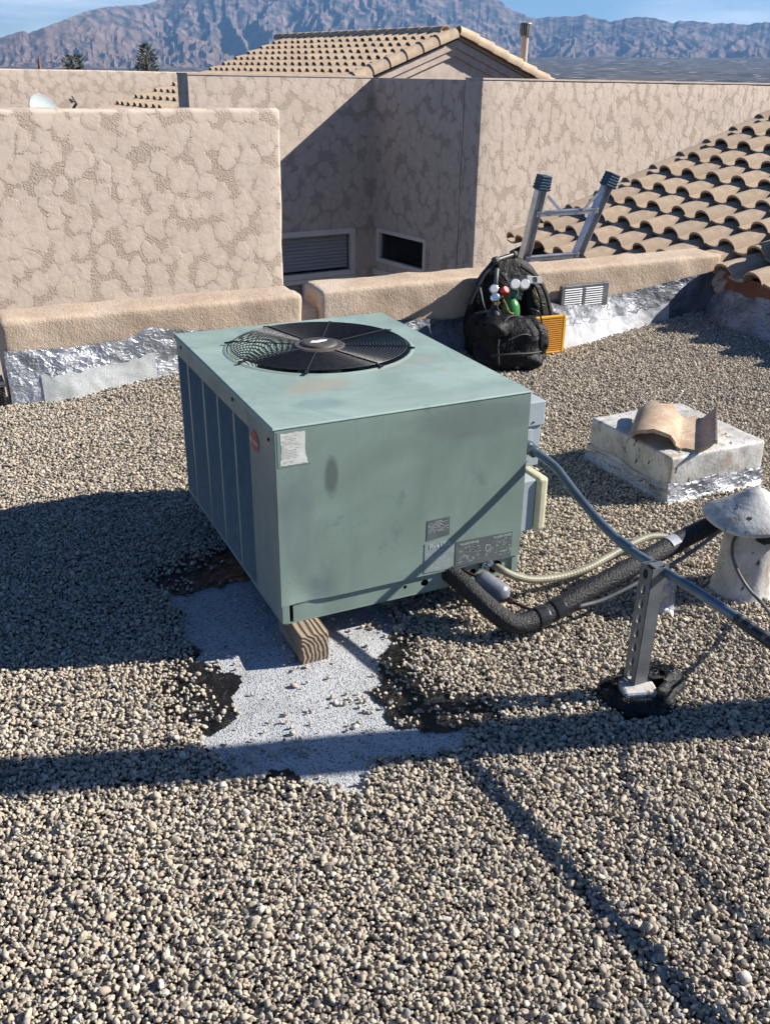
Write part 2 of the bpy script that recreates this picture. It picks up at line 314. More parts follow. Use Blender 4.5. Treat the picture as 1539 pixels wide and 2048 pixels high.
MAT['needle'] = simple('evergreen_needles', (.055, .075, .03), (.025, .04, .02), 3, .8)
MAT['bark'] = simple('bark', (.13, .09, .06), (.07, .05, .035), 12, .9)
MAT['slab'] = simple('roof_slab', (.3, .27, .23), None, 4, .9)

# ------------------------------------------------------------------ object helpers
def tag(o, label=None, cat=None, group=None, kind=None):
    if label: o['label'] = label
    if cat: o['category'] = cat
    if group: o['group'] = group
    if kind: o['kind'] = kind
    return o
class Thing:
    """Empty at the thing's base; child meshes are written in frame coordinates."""
    def __init__(s, name, label, cat, base=(0, 0, 0), frame=DF, group=None):
        s.b = Vector(base); s.f = frame
        s.o = bpy.data.objects.new(name, None); COL.objects.link(s.o); s.o.empty_display_size = .1
        s.o.matrix_world = frame @ Matrix.Translation(s.b); tag(s.o, label, cat, group)
def obj(name, v, f, mat, th=None, parent=None, smooth=False, base=None, frame=DF, mats=None, fm=None):
    b = th.b if th else Vector(base or (0, 0, 0))
    me = bpy.data.meshes.new(name)
    me.from_pydata([(p[0] - b[0], p[1] - b[1], p[2] - b[2]) for p in v], [], f)
    me.materials.append(MAT[mat] if isinstance(mat, str) else mat)
    if mats:
        for m in mats: me.materials.append(MAT[m])
        me.polygons.foreach_set('material_index', fm)
    if smooth: me.polygons.foreach_set('use_smooth', [True] * len(me.polygons))
    me.update()
    o = bpy.data.objects.new(name, me); COL.objects.link(o)
    if parent is not None: o.parent = parent
    elif th: o.parent = th.o
    else: o.matrix_world = frame @ Matrix.Translation(b)
    return o
class MB:
    def __init__(s): s.v = []; s.f = []
    def add(s, v, f): k = len(s.v); s.v += [tuple(p) for p in v]; s.f += [tuple(i + k for i in q) for q in f]; return s
    def box(s, x0, x1, y0, y1, z0, z1):
        v = [(x, y, z) for z in (z0, z1) for y in (y0, y1) for x in (x0, x1)]
        return s.add(v, [(0, 2, 3, 1), (4, 5, 7, 6), (0, 1, 5, 4), (2, 6, 7, 3), (0, 4, 6, 2), (1, 3, 7, 5)])
    def bar(s, a, b, wx, wy, up=(0, 0, 1)):
        a = Vector(a); b = Vector(b); d = (b - a).normalized(); u = Vector(up)
        x = d.cross(u); x = x.normalized() if x.length > 1e-4 else Vector((1, 0, 0)); y = x.cross(d)
        v = [p + x * sx * wx / 2 + y * sy * wy / 2 for p in (a, b) for sy in (-1, 1) for sx in (-1, 1)]
        return s.add(v, [(0, 1, 3, 2), (4, 6, 7, 5), (0, 4, 5, 1), (2, 3, 7, 6), (0, 2, 6, 4), (1, 5, 7, 3)])
    def tube(s, pts, r, n=10, cap=True, closed=False):
        pts = [Vector(p) for p in pts]; m = len(pts); rr = r if isinstance(r, (list, tuple)) else [r] * m
        rings = []; prev = None
        for i, p in enumerate(pts):
            if closed: d = pts[(i + 1) % m] - pts[i - 1]
            else: d = pts[min(i + 1, m - 1)] - pts[max(i - 1, 0)]
            d.normalize()
            if prev is None:
                q = Vector((0, 0, 1)) if abs(d.z) < .9 else Vector((1, 0, 0)); x = d.cross(q).normalized()
            else: x = (prev - d * prev.dot(d)).normalized()
            prev = x; y = d.cross(x)
            rings.append([p + (x * math.cos(2 * math.pi * k / n) + y * math.sin(2 * math.pi * k / n)) * rr[i] for k in range(n)])
        v = [q for g in rings for q in g]; f = []
        for i in range(m - 1 if not closed else m):
            a = i * n; b = ((i + 1) % m) * n
            for k in range(n): f.append((a + k, a + (k + 1) % n, b + (k + 1) % n, b + k))
        if cap and not closed: f.append(tuple(range(n - 1, -1, -1))); f.append(tuple(range((m - 1) * n, m * n)))
        return s.add(v, f)
    def lathe(s, c, prof, n=24, axis=(0, 0, 1)):
        c = Vector(c); ax = Vector(axis).normalized(); q = Vector((1, 0, 0)) if abs(ax.x) < .9 else Vector((0, 1, 0)); x = ax.cross(q).normalized(); y = ax.cross(x)
        v = []; f = []
        for r, h in prof:
            for k in range(n): v.append(c + ax * h + (x * math.cos(2 * math.pi * k / n) + y * math.sin(2 * math.pi * k / n)) * r)
        for i in range(len(prof) - 1):
            for k in range(n): f.append((i * n + k, i * n + (k + 1) % n, (i + 1) * n + (k + 1) % n, (i + 1) * n + k))
        f.append(tuple(range(n - 1, -1, -1))); f.append(tuple(range((len(prof) - 1) * n, len(prof) * n)))
        return s.add(v, f)
    def obj(s, name, mat, th=None, **k): return obj(name, s.v, s.f, mat, th, **k)
def smoothpath(P, k=6):
    P = [Vector(p) for p in P]; out_ = []
    for i in range(len(P) - 1):
        p0 = P[max(i - 1, 0)]; p1 = P[i]; p2 = P[i + 1]; p3 = P[min(i + 2, len(P) - 1)]
        for j in range(k):
            t = j / k; out_.append(.5 * ((2 * p1) + (p2 - p0) * t + (2 * p0 - 5 * p1 + 4 * p2 - p3) * t * t + (3 * p1 - p0 - 3 * p2 + p3) * t ** 3))
    out_.append(P[-1]); return out_
def bevelled(o, wd, seg=2):
    m = o.modifiers.new('bevel', 'BEVEL'); m.width = wd; m.segments = seg; m.limit_method = 'ANGLE'; m.angle_limit = R(35); return o
def rough_box(name, x0, x1, y0, y1, z0, z1, mat, th, r=.03, amp=.006, cell=.06, batter=0, parent=None, seed=1):
    """stucco block: rounded by a bevel, its skin uneven"""
    bm = bmesh.new(); bmesh.ops.create_cube(bm, size=1)
    for v in bm.verts: v.co = Vector((x0 + (v.co.x + .5) * (x1 - x0), y0 + (v.co.y + .5) * (y1 - y0), z0 + (v.co.z + .5) * (z1 - z0)))
    if r: bmesh.ops.bevel(bm, geom=[e for e in bm.edges], offset=r, segments=4, profile=.5, affect='EDGES')
    for ax, (a, b) in enumerate(((x0, x1), (y0, y1), (z0, z1))):
        n = int((b - a) / cell)
        for i in range(1, n):
            p = a + (b - a) * i / n; no = [0, 0, 0]; no[ax] = 1; pc = [0, 0, 0]; pc[ax] = p
            bmesh.ops.bisect_plane(bm, geom=bm.verts[:] + bm.edges[:] + bm.faces[:], plane_co=pc, plane_no=no)
    bm.normal_update()
    for v in bm.verts:
        k = fbm(v.co.x * 6 + v.co.z * 3, v.co.y * 6 + v.co.z * 5, seed, 3) - .5
        v.co += v.normal * float(k) * amp * 2
        if batter: v.co.x += batter * (z1 - v.co.z)
    vs = [tuple(v.co) for v in bm.verts]; fs = [tuple(q.index for q in f.verts) for f in bm.faces]; bm.free()
    return obj(name, vs, fs, mat, th, parent=parent, smooth=True)
def holed(cx, cz, w2, h2, hw, hh, n=24, p=2.0):
    """2D plate (rect half sizes w2,h2) with an oval hole: returns verts 2D and faces; first n outer, next n inner"""
    o_, i_ = [], []
    for k in range(n):
        a = 2 * math.pi * (k + .5) / n; c, s_ = math.cos(a), math.sin(a); t = min(w2 / abs(c) if abs(c) > 1e-6 else 9e9, h2 / abs(s_) if abs(s_) > 1e-6 else 9e9)
        o_.append([cx + c * t, cz + s_ * t]); i_.append([cx + c * hw, cz + s_ * hh])
    # snap nearest outer points to the corners
    for sx in (-1, 1):
        for sy in (-1, 1):
            q = (cx + sx * w2, cz + sy * h2); j = min(range(n), key=lambda k: (o_[k][0] - q[0]) ** 2 + (o_[k][1] - q[1]) ** 2); o_[j] = list(q)
    return o_ + i_, [(k, (k + 1) % n, n + (k + 1) % n, n + k) for k in range(n)]
def text_obj(name, body, size, mat, th, M4, parent=None, extr=.0004, squeeze=1.0):
    cu = bpy.data.curves.new(name, 'FONT'); cu.body = body; cu.size = size; cu.extrude = extr; cu.resolution_u = 2; cu.align_x = 'CENTER'; cu.align_y = 'CENTER'
    to = bpy.data.objects.new('tmp_text', cu); COL.objects.link(to); bpy.context.view_layer.update()
    me = bpy.data.meshes.new_from_object(to.evaluated_get(bpy.context.evaluated_depsgraph_get())); bpy.data.objects.remove(to); bpy.data.curves.remove(cu)
    vs = [M4 @ Vector((v.co.x * squeeze, v.co.y, v.co.z)) for v in me.vertices]; fs = [tuple(p.vertices) for p in me.polygons]; bpy.data.meshes.remove(me)
    return obj(name, vs, fs, mat, th, parent=parent)

# ================================================================== TERRAIN AND MOUNTAINS
SKY = [(-60, .012), (-20, .02), (5, .009), (9.11, .0092), (11.42, .016), (13.82, .0249), (14.93, .0313), (15.2, .0291), (16.28, .036), (18.06, .048), (19.31, .0526), (21.06, .0547), (21.83, .0587), (24.4, .0699), (29.05, .080), (31.64, .083), (35.55, .0802), (38.18, .0707), (39.37, .0649), (40.31, .0562), (41.38, .0503), (42.66, .0525), (43.94, .0535), (45.24, .0488), (46.48, .0522), (47.62, .0511), (48.39, .048), (48.99, .0496), (51.44, .0474), (52.04, .047), (52.61, .0494), (53.07, .0486), (55.43, .0463), (65, .042), (80, .035), (110, .02), (180, .012)]
FOOT = [(-60, .0), (10, .001), (20, .003), (30, .008), (38, .016), (45, .020), (60, .021), (180, .0)]
def interp(T, a): return np.interp(a, [t[0] for t in T], [t[1] for t in T])
def terrain():
    az = np.concatenate([np.arange(-60, 5, 2.5), np.arange(5, 62, .085), np.arange(62, 180, 4)])
    r = np.concatenate([[3, 8, 15, 30, 60, 120, 250, 500, 900, 1500, 2300, 3300, 4500, 5800, 7000, 8000], np.linspace(8600, 15800, 190), [16500, 17500]])
    A, Rr = np.meshgrid(az, r); rb = np.interp(A, [5, 20, 35, 45, 60], [8800, 9000, 9800, 10600, 10800]); rc = np.interp(A, [5, 16, 22, 30, 40, 60], [11000, 12000, 14200, 14600, 14900, 15200])
    foot = interp(FOOT, A); H = interp(SKY, A)
    # small extra jaggedness on the crest
    H = H + (fbm(A * 3.0, A * 0 + 3, 5, 4) - .5) * .0030 * np.clip((A - 18) / 6, .25, 1)
    q = np.clip(Rr / rb, 0, 1); zp = -6.5 - 45 * np.sin(np.pi * np.clip(q, 0, 1)) * (1 - q) * 2 * (Rr > 200) + foot * rb * q ** 2.2
    zp = np.where(Rr < 60, -6.5, zp)
    t = np.clip((Rr - rb) / (rc - rb), 0, 1.6); tt = np.clip(t, 0, 1)
    # low spurs first, steep wall behind them
    prof = .42 * tt ** 1.0 + .58 * np.clip((tt - .35) / .65, 0, 1) ** 1.6
    s_ = np.radians(A) * 12500; wx = (fbm(s_ / 1500, Rr / 1500, 11, 3) - .5) * 900
    def ridged(x, y, sd): return 1 - np.abs(2 * vn(x, y, sd) - 1)
    rg = .50 * ridged((s_ + wx) / 900, Rr / 3000 + wx / 2000, 21) + .34 * ridged((s_ + wx * .8) / 340, Rr / 1300 + wx / 1500, 31) + .18 * ridged((s_ - wx) / 110, Rr / 330, 41) + .1 * ridged(s_ / 55, Rr / 160, 51)
    env = np.clip(4.2 * tt * (1 - tt), 0, 1) ** .8
    zH = H * rc; zb = foot * rb
    z = np.where(Rr > rb, zb + (zH - zb) * prof, zp)
    z = z - (1.05 - rg) * env * 470 * np.clip(zH / 900, .35, 1) * (Rr > rb)
    z = z + np.where(Rr > rb, (fbm(s_ / 900, Rr / 900, 61, 4) - .5) * 130 * env, 0)
    z = np.where(t > 1, zH - (t - 1) * 900, z)
    x = Rr * np.sin(np.radians(A)); y = Rr * np.cos(np.radians(A))
    nr, na = A.shape; v = np.stack([x, y, z], -1).reshape(-1, 3)
    i = (np.arange(nr - 1)[:, None] * na + np.arange(na - 1)[None]); f = np.stack([i, i + 1, i + na + 1, i + na], -1).reshape(-1, 4)
    c = len(v); v = np.vstack([v, [[0, 0, -6.5]]])
    me = bpy.data.meshes.new('terrain'); fan = [(c, k + 1, k) for k in range(na - 1)]
    me.from_pydata(v.tolist(), [], f.tolist() + fan)
    n = NT('mountain_ground'); g = n.n('ShaderNodeNewGeometry'); sp = n.n('ShaderNodeSeparateXYZ'); n.l(n.tc.outputs['Object'], sp.inputs[0])
    v1 = n.noise(.0011, 6, .62); v2 = n.noise(.006, 6, .7)
    low = n.mix(n.ramp(v2, [(.40, 0.0), (.60, 1.0)]), (.20, .14, .11), (.10, .075, .062))
    hi = n.mix(n.ramp(v2, [(.38, 0.0), (.58, 1.0)]), (.24, .175, .155), (.05, .055, .055))
    zf = n.math('MULTIPLY_ADD', sp.outputs[2], 1 / 700, -.28, clamp=True); c1 = n.mix(n.ramp(n.math('ADD', zf, n.math('MULTIPLY', n.math('SUBTRACT', v1, .5), .9)), [(.2, 0.0), (.6, 1.0)]), low, hi)
    sn = n.math('ADD', n.math('MULTIPLY', n.math('SUBTRACT', n.noise(.0035, 8, .75), .5), 3.2), n.math('MULTIPLY_ADD', sp.outputs[2], 1 / 900, -.55))
    c1 = n.mix(n.ramp(sn, [(.80, 0.0), (.98, .55)]), c1, (.62, .64, .68))
    # the valley town: dark trees, pale roofs and roads, far too small to tell apart
    flat = n.ramp(n.math('MULTIPLY', sp.outputs[2], 1 / 260), [(.45, 1.0), (.95, 0.0)])
    sg = n.n('ShaderNodeSeparateXYZ'); n.l(g.outputs['True Normal'], sg.inputs[0]); fl = n.ramp(sg.outputs[2], [(.985, 0.0), (.995, 1.0)])
    vt = n.n('ShaderNodeTexVoronoi'); vt.inputs['Scale'].default_value = .018; n.l(n.vmap(scale=(1, 1, 0)), vt.inputs['Vector']); vs_ = n.n('ShaderNodeSeparateColor'); n.l(vt.outputs['Color'], vs_.inputs[0])
    town = n.ramp(vs_.outputs[0], [(0, (.03, .03, .027)), (.45, (.06, .053, .042)), (.62, (.12, .10, .08)), (.88, (.17, .14, .115)), (.95, (.45, .43, .41)), (1, (.6, .59, .58))], 'CONSTANT')
    town = n.mix(n.ramp(n.noise(.0016, 4, .6, vec=n.vmap(scale=(1, 1, 0))), [(.4, 0.0), (.6, .75)]), town, (.13, .105, .08))
    n.col(n.mix(fl, c1, town)); n.set(Roughness=1.0); n.b.inputs['Specular IOR Level'].default_value = 0
    me.materials.append(n.m); o = bpy.data.objects.new('terrain', me); COL.objects.link(o); o.matrix_world = HF; tag(o, kind='structure')
    return o
terrain()
def haze():
    mb = MB().box(-14000, 18500, -14500, 18600, -140, 1420)
    n = NT('air'); n.t.nodes.remove(n.b); pv = n.n('ShaderNodeVolumePrincipled'); pv.inputs['Color'].default_value = (.25, .54, 1.0, 1); pv.inputs['Density'].default_value = 3.3e-5; pv.inputs['Anisotropy'].default_value = .1
    n.l(pv.outputs[0], n.out.inputs['Volume']); o = obj('haze', mb.v, mb.f, n.m, frame=HF); tag(o, kind='stuff'); return o
haze()

# ================================================================== NEIGHBOURING HOUSES (house frame)
S_PITCH = .287
def split_ends(v, f, flat):
    """give the end faces vertices of their own so that the smooth faces stay smooth"""
    v = list(v); f = [list(q) for q in f]
    for i in flat:
        q = f[i]; k = len(v); v += [v[j] for j in q]; f[i] = list(range(k, k + len(q)))
    return v, f
def s_tile_mesh(name, L=.42, w=.287, th=.014, rb=.079, n1=8, hgt=.075, lift=.03):
    """one S tile: barrel then pan across y, nose at x=0, running up-slope along +x"""
    prof = []
    for k in range(n1 + 1):
        a = math.pi * k / n1; prof.append((rb - rb * math.cos(a), hgt * math.sin(a) ** .85))
    pw = w - 2 * rb
    for k in range(1, 4):
        t = k / 3; prof.append((2 * rb + pw * t, -.012 * math.sin(math.pi * t) + .004 * t))
    v = []; m = len(prof)
    for x, dz in ((0, lift), (L, 0)):
        for y, z in prof: v.append((x, y - rb, z + dz))
    for x, dz in ((0, lift), (L, 0)):
        for y, z in prof: v.append((x, y - rb, z + dz - th))
    f = []
    for k in range(m - 1):
        f += [(k, m + k, m + k + 1, k + 1), (2 * m + k, 2 * m + k + 1, 3 * m + k + 1, 3 * m + k), (k, k + 1, 2 * m + k + 1, 2 * m + k), (m + k, 3 * m + k, 3 * m + k + 1, m + k + 1)]
    f += [(0, 2 * m, 3 * m, m), (m - 1, 2 * m - 1, 4 * m - 1, 3 * m - 1)]
    fl = [i for i in range(len(f)) if i % 4 > 1 or i >= len(f) - 2]; v, f = split_ends(v, f, fl)
    me = bpy.data.meshes.new(name); me.from_pydata(v, [], f)
    me.polygons.foreach_set('use_smooth', [i not in fl for i in range(len(f))]); me.update(); return me
def barrel_mesh(name, L=.40, r=.10, th=.014, taper=.82, n1=8, arc=200):
    v = []; m = n1 + 1
    for rr in (0, th):
        for x, k_ in ((0, 1), (L, taper)):
            for k in range(m):
                a = R(-(arc - 180) / 2) + R(arc) * k / n1; v.append((x, math.cos(a) * (r * k_ - rr), math.sin(a) * (r * k_ - rr)))
    f = []
    for k in range(n1): f += [(k, k + 1, m + k + 1, m + k), (2 * m + k, 3 * m + k, 3 * m + k + 1, 2 * m + k + 1), (k, 2 * m + k, 2 * m + k + 1, k + 1), (m + k, m + k + 1, 3 * m + k + 1, 3 * m + k)]
    f += [(0, m, 3 * m, 2 * m), (m - 1, 3 * m - 1, 4 * m - 1, 2 * m - 1)]
    fl = [i for i in range(len(f)) if i % 4 > 1 or i >= len(f) - 2]; v, f = split_ends(v, f, fl)
    me = bpy.data.meshes.new(name); me.from_pydata(v, [], f); me.polygons.foreach_set('use_smooth', [i not in fl for i in range(len(f))]); me.update(); return me
def put(name, me, th, M, parent=None):
    o = bpy.data.objects.new(name, me); COL.objects.link(o); o.parent = th.o; o.matrix_local = Matrix.Translation(-th.b) @ M; return o
def lay_tiles(th, me, x0, z0, slope, nx, px, ys, keep=lambda i, y: True, jit=.004, name='tile'):
    """courses run along y, rise towards +x"""
    a = math.atan(slope)
    for i in range(nx):
        for y in ys:
            if not keep(i, y): continue
            x = x0 + i * px; M = Matrix.Translation((x + rnd.uniform(-jit, jit) * 2, y + rnd.uniform(-jit, jit), z0 + (x - x0) * slope + rnd.uniform(0, jit))) @ Matrix.Rotation(-a + R(1.0) + R(rnd.uniform(-.7, .7)), 4, 'Y') @ Matrix.Rotation(R(rnd.uniform(-.6, .6)), 4, 'Z')
            put(name, me, th, M)

# --- near parapet wall of the neighbour, left
t = Thing('stucco_parapet_wall', 'large near stucco wall at left with fan trowel marks, behind the low tan parapet', 'wall', (2, 8, -4), HF)
rough_box('wall', -.6, 4.225, 8, 8.28, -4.5, -.272, 'stucco', t, r=.035, amp=.010, cell=.16, seed=3)
# --- far left wall
t = Thing('stucco_parapet_wall', 'long distant stucco wall at far left, below the evergreen tops', 'wall', (5, 20, -4), HF)
rough_box('wall', 1.5, 9.2, 20, 20.3, -4.5, .004, 'stucco', t, r=.03, amp=.01, cell=.4, seed=4)
# --- house with the corner recess and windows
hs = Thing('stucco_house', 'tan stucco house with a shaded inner corner and two blind-covered windows', 'house', (7, 11, -5), HF)
XC = 7.108
def wall_x_with_window(name, x0, x1, y, th, z0, z1, wx0, wx1, wz0, wz1, mat, parent):
    mb = MB(); y1 = y + th
    for a, b, c, d in ((x0, wx0, z0, z1), (wx1, x1, z0, z1), (wx0, wx1, wz1, z1), (wx0, wx1, z0, wz0)):
        mb.box(a, b, y, y1, c, d)
    return mb.obj(name, mat, parent)
bw = wall_x_with_window('back_wall', 4.667, XC, 11, .30, -5.5, -.024, 5.2, 6.86, -3.6, -1.80, 'stucco', hs)
bm = MB()
WY0, WY1, WZ0, WZ1 = 9.765, 10.855, -2.225, -1.80
for a, b, c, d in ((9.15, WY0, -5.5, -.022), (WY1, 11, -5.5, -.022), (WY0, WY1, WZ1, -.022), (WY0, WY1, -5.5, WZ0)): bm.box(XC, XC + .28, a, b, c, d)
bm.obj('side_wall', 'stucco', hs)
rough_box('long_wall', XC, 13.5, 8.853, 9.15, -5.5, -.018, 'stucco_b', hs, r=.02, amp=.006, cell=.3, seed=6)
# smooth band of cap on the walls
MB().box(XC + .01, 13.5, 8.845, 9.155, -.018, .0).obj('wall_cap', 'stucco_plain', hs)
MB().box(4.66, XC, 10.992, 11.305, -.024, -.004).obj('wall_cap', 'stucco_plain', hs)
def window_y(wall_y, x0, x1, z0, z1, fw=.055, slats=True, mull=None, blind_z=None, n=None):
    """window in a wall that faces -y"""
    f = MB().box(x0, x0 + fw, wall_y - .015, wall_y + .06, z0, z1).box(x1 - fw, x1, wall_y - .015, wall_y + .06, z0, z1).box(x0 + fw, x1 - fw, wall_y - .015, wall_y + .06, z1 - fw, z1).box(x0 + fw, x1 - fw, wall_y - .015, wall_y + .06, z0, z0 + fw)
    if mull: f.box(mull - .03, mull + .03, wall_y - .01, wall_y + .05, z0 + fw, z1 - fw)
    fo = bevelled(f.obj('window', 'vinyl', hs), .006)
    MB().box(x0 + fw, x1 - fw, wall_y + .03, wall_y + .034, z0 + fw, z1 - fw).obj('pane', 'glass', hs, parent=fo).parent = fo
    b = MB(); k = int((z1 - z0 - 2 * fw) / .044)
    for i in range(k):
        z = z1 - fw - .02 - i * .044; b.bar((x0 + fw, wall_y + .085, z), (x1 - fw, wall_y + .085, z), .044, .003, up=(0, -1, .7))
    o = b.obj('blind', 'blind', hs); o.parent = fo; o['kind'] = 'stuff'
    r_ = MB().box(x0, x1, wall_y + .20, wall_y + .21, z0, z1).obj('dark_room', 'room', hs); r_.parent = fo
    return fo
window_y(11, 5.2, 6.86, -2.40, -1.80, .07)
window_y(11, 5.2, 6.86, -3.6, -2.403, .055, mull=6.11)
# small window in the side wall, faces -x
fw = .05; x = XC
f = MB().box(x - .015, x + .06, WY0, WY0 + fw, WZ0, WZ1).box(x - .015, x + .06, WY1 - fw, WY1, WZ0, WZ1).box(x - .015, x + .06, WY0 + fw, WY1 - fw, WZ1 - fw, WZ1).box(x - .015, x + .06, WY0 + fw, WY1 - fw, WZ0, WZ0 + fw)
fo = bevelled(f.obj('window', 'vinyl', hs), .006)
g = MB().box(x + .03, x + .034, WY0 + fw, WY1 - fw, WZ0 + fw, WZ1 - fw).obj('pane', 'glass', hs); g.parent = fo
b = MB()
for i in range(7): b.bar((x + .085, WY0 + fw, WZ1 - fw - .02 - i * .044), (x + .085, WY1 - fw, WZ1 - fw - .02 - i * .044), .044, .003, up=(-1, 0, .7))
o = b.obj('blind', 'room', hs); o.parent = fo; o['kind'] = 'stuff'
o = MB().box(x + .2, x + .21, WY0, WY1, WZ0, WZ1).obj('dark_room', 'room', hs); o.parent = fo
MB().box(x - .012, x, 10.2, 10.92, -2.40, -2.33).obj('window_head', 'vinyl', hs)

# --- gable roof with tiles beyond the house
GY, GE = 14.0, 19.93; AX, AZ = 10.685, .655; SL = .36
gb = Thing('gable_roof', 'pale tiled gable roof rising behind the stucco house, below the mountain', 'roof', (AX, GY, -1), HF)
me_far = s_tile_mesh('far_s_tile', L=.40, w=.262, th=.012, rb=.070, n1=6, hgt=.066, lift=.045); me_far.materials.append(MAT['tile_far'])
NR = 7; PX = .287; x0 = AX - .12 - NR * PX; ys = [GY + .12 + .262 * k for k in range(22)]
lay_tiles(gb, me_far, x0, AZ - SL * (AX - x0) + .0, SL, NR, PX, ys)
xl = x0 - .3; xr = AX + 2.6
def slope_z(x): return AZ - SL * abs(x - AX)
v = [(xl, GY, slope_z(xl) - .03), (AX, GY, AZ - .03), (AX, GE, AZ - .03), (xl, GE, slope_z(xl) - .03)]
v += [(p[0], p[1], p[2] - .05) for p in v]
obj('roof_deck', v, [(0, 1, 2, 3), (7, 6, 5, 4), (0, 4, 5, 1), (2, 6, 7, 3), (0, 3, 7, 4), (1, 5, 6, 2)], 'felt', gb)
v = [(AX, GY, AZ - .03), (xr, GY, slope_z(xr) - .03), (xr, GE, slope_z(xr) - .03), (AX, GE, AZ - .03)]; v += [(p[0], p[1], p[2] - .05) for p in v]
obj('roof_deck', v, [(0, 1, 2, 3), (7, 6, 5, 4), (0, 4, 5, 1), (2, 6, 7, 3), (0, 3, 7, 4), (1, 5, 6, 2)], 'tile_far', gb)
me_r = barrel_mesh('ridge_barrel', L=.37, r=.115, taper=.72); me_r.materials.append(MAT['tile_ridge'])
for k in range(18): put('ridge_tile', me_r, gb, Matrix.Translation((AX, GE - .33 * k, AZ + .012)) @ Matrix.Rotation(R(90), 4, 'Z') @ Matrix.Rotation(R(-3.5), 4, 'Y'))
me_k = barrel_mesh('rake_barrel', L=.40, r=.118, taper=.86, arc=230); me_k.materials.append(MAT['tile_ridge'])
for k in range(7):      # left rake, up to the apex
    d = .17 + .335 * (6 - k); a = math.atan(SL); x = AX - d * math.cos(a) - .28
    put('rake_tile', me_k, gb, Matrix.Translation((x, GY - .02, slope_z(x) + .015)) @ Matrix.Rotation(-a + R(1.5), 4, 'Y'))
for k in range(8):      # right rake
    a = math.atan(SL * .93); x = AX + .30 + .325 * k
    put('rake_tile', me_k, gb, Matrix.Translation((x + .06, GY - .02, slope_z(x + .06) + .03)) @ Matrix.Rotation(math.pi, 4, 'Z') @ Matrix.Rotation(-a + R(1.5), 4, 'Y'))
# gable wall and its stepped moulding
v = [(xl, GY + .1, -3), (xr, GY + .1, -3), (xr, GY + .1, slope_z(xr) - .09), (AX, GY + .1, AZ - .09), (xl, GY + .1, slope_z(xl) - .09)]; v += [(a, b_ + .2, c) for a, b_, c in v]
obj('gable_wall', v, [(0, 1, 2, 3, 4), (9, 8, 7, 6, 5), (0, 5, 6, 1), (1, 6, 7, 2), (2, 7, 8, 3), (3, 8, 9, 4), (4, 9, 5, 0)], 'stucco_plain', gb)
for j, (dz0, dz1, yy) in enumerate(((.095, .215, .0), (.22, .33, .045))):
    for s_ in (-1, 1):
        xe = xl if s_ < 0 else xr
        v = [(AX, GY + yy, AZ - dz0), (xe, GY + yy, slope_z(xe) - dz0), (xe, GY + yy, slope_z(xe) - dz1), (AX, GY + yy, AZ - dz1)]; v += [(a, GY + .099, c) for a, b_, c in v]
        f_ = [(0, 1, 2, 3), (7, 6, 5, 4), (0, 4, 5, 1), (1, 5, 6, 2), (2, 6, 7, 3), (3, 7, 4, 0)]
        if s_ > 0: f_ = [q[::-1] for q in f_]
        obj('rake_moulding', v, f_, 'stucco_plain', gb)
# --- flue pipe standing behind the gable
fp = Thing('flue_pipe', 'pale round flue pipe with metal cap, right of the far gable roof', 'pipe', (13.0, 15, -1), HF)
MB().lathe((13.0, 15, -1), [(.062, 0), (.062, 1.72)], 20).obj('pipe', 'stucco_plain', fp, smooth=False)
MB().lathe((13.0, 15, .70), [(.085, 0), (.10, .01), (.10, .03), (.085, .04), (.085, .05)], 24).obj('cap_ring', 'steel', fp)
sp = MB()
for k in range(16):
    a = 2 * math.pi * k / 16; sp.box(13.0 + .092 * math.cos(a) - .012, 13.0 + .092 * math.cos(a) + .012, 15 + .092 * math.sin(a) - .012, 15 + .092 * math.sin(a) + .012, .745, .895)
sp.obj('cap_slat', 'steel', fp); MB().lathe((13.0, 15, .90), [(.102, 0), (.108, .005), (.10, .022), (.03, .03)], 24).obj('cap_lid', 'steel', fp)
MB().lathe((13.0, 15, .72), [(.07, .02), (.07, .17)], 16).obj('cap_core', 'coil', fp)
# --- small tiled roof at left, behind the near wall
sr = Thing('small_tiled_roof', 'small strip of pale roof tiles above the near left wall, beside the house corner', 'roof', (6, 16.5, -1), HF)
me_s = s_tile_mesh('small_s_tile', L=.42, w=.26, th=.012, rb=.07, n1=6, hgt=.066, lift=.045); me_s.materials.append(MAT['tile_far'])
lay_tiles(sr, me_s, 5.42, -.64, .29, 5, .33, [14.6 + .26 * k for k in range(8)])
v = [(5.3, 14.4, -.72), (7.0, 14.4, -.227), (7.0, 16.8, -.227), (5.3, 16.8, -.72)]; v = v + [(p[0], p[1], p[2] - .06) for p in v]
obj('roof_deck', v, [(0, 1, 2, 3), (7, 6, 5, 4), (0, 4, 5, 1), (2, 6, 7, 3), (0, 3, 7, 4), (1, 5, 6, 2)], 'felt', sr)
# --- satellite dish
sd = Thing('satellite_dish', 'pale grey satellite dish peeking over the near left wall', 'satellite dish', (2.83, 10, -.8), HF)
dn = Vector((.62, -.70, .30)).normalized(); dx_ = Vector((.62, .62, -.30)); dx_ = (dx_ - dn * dx_.dot(dn)).normalized(); dy_ = dn.cross(dx_); dc = Vector((2.80, 10.0, -.40))
MD = Matrix(((dx_.x, dy_.x, dn.x, dc.x), (dx_.y, dy_.y, dn.y, dc.y), (dx_.z, dy_.z, dn.z, dc.z), (0, 0, 0, 1)))
mb = MB(); N = 36; rings = [(0, -.045), (.08, -.042), (.16, -.03), (.225, -.01), (.24, 0), (.243, .003), (.238, -.012), (.16, -.045), (0, -.06)]
v = []; f = []
for r_, h in rings:
    for k in range(N):
        a = 2 * math.pi * k / N; v.append(MD @ Vector((r_ * 1.0 * math.cos(a), r_ * .82 * math.sin(a), h)))
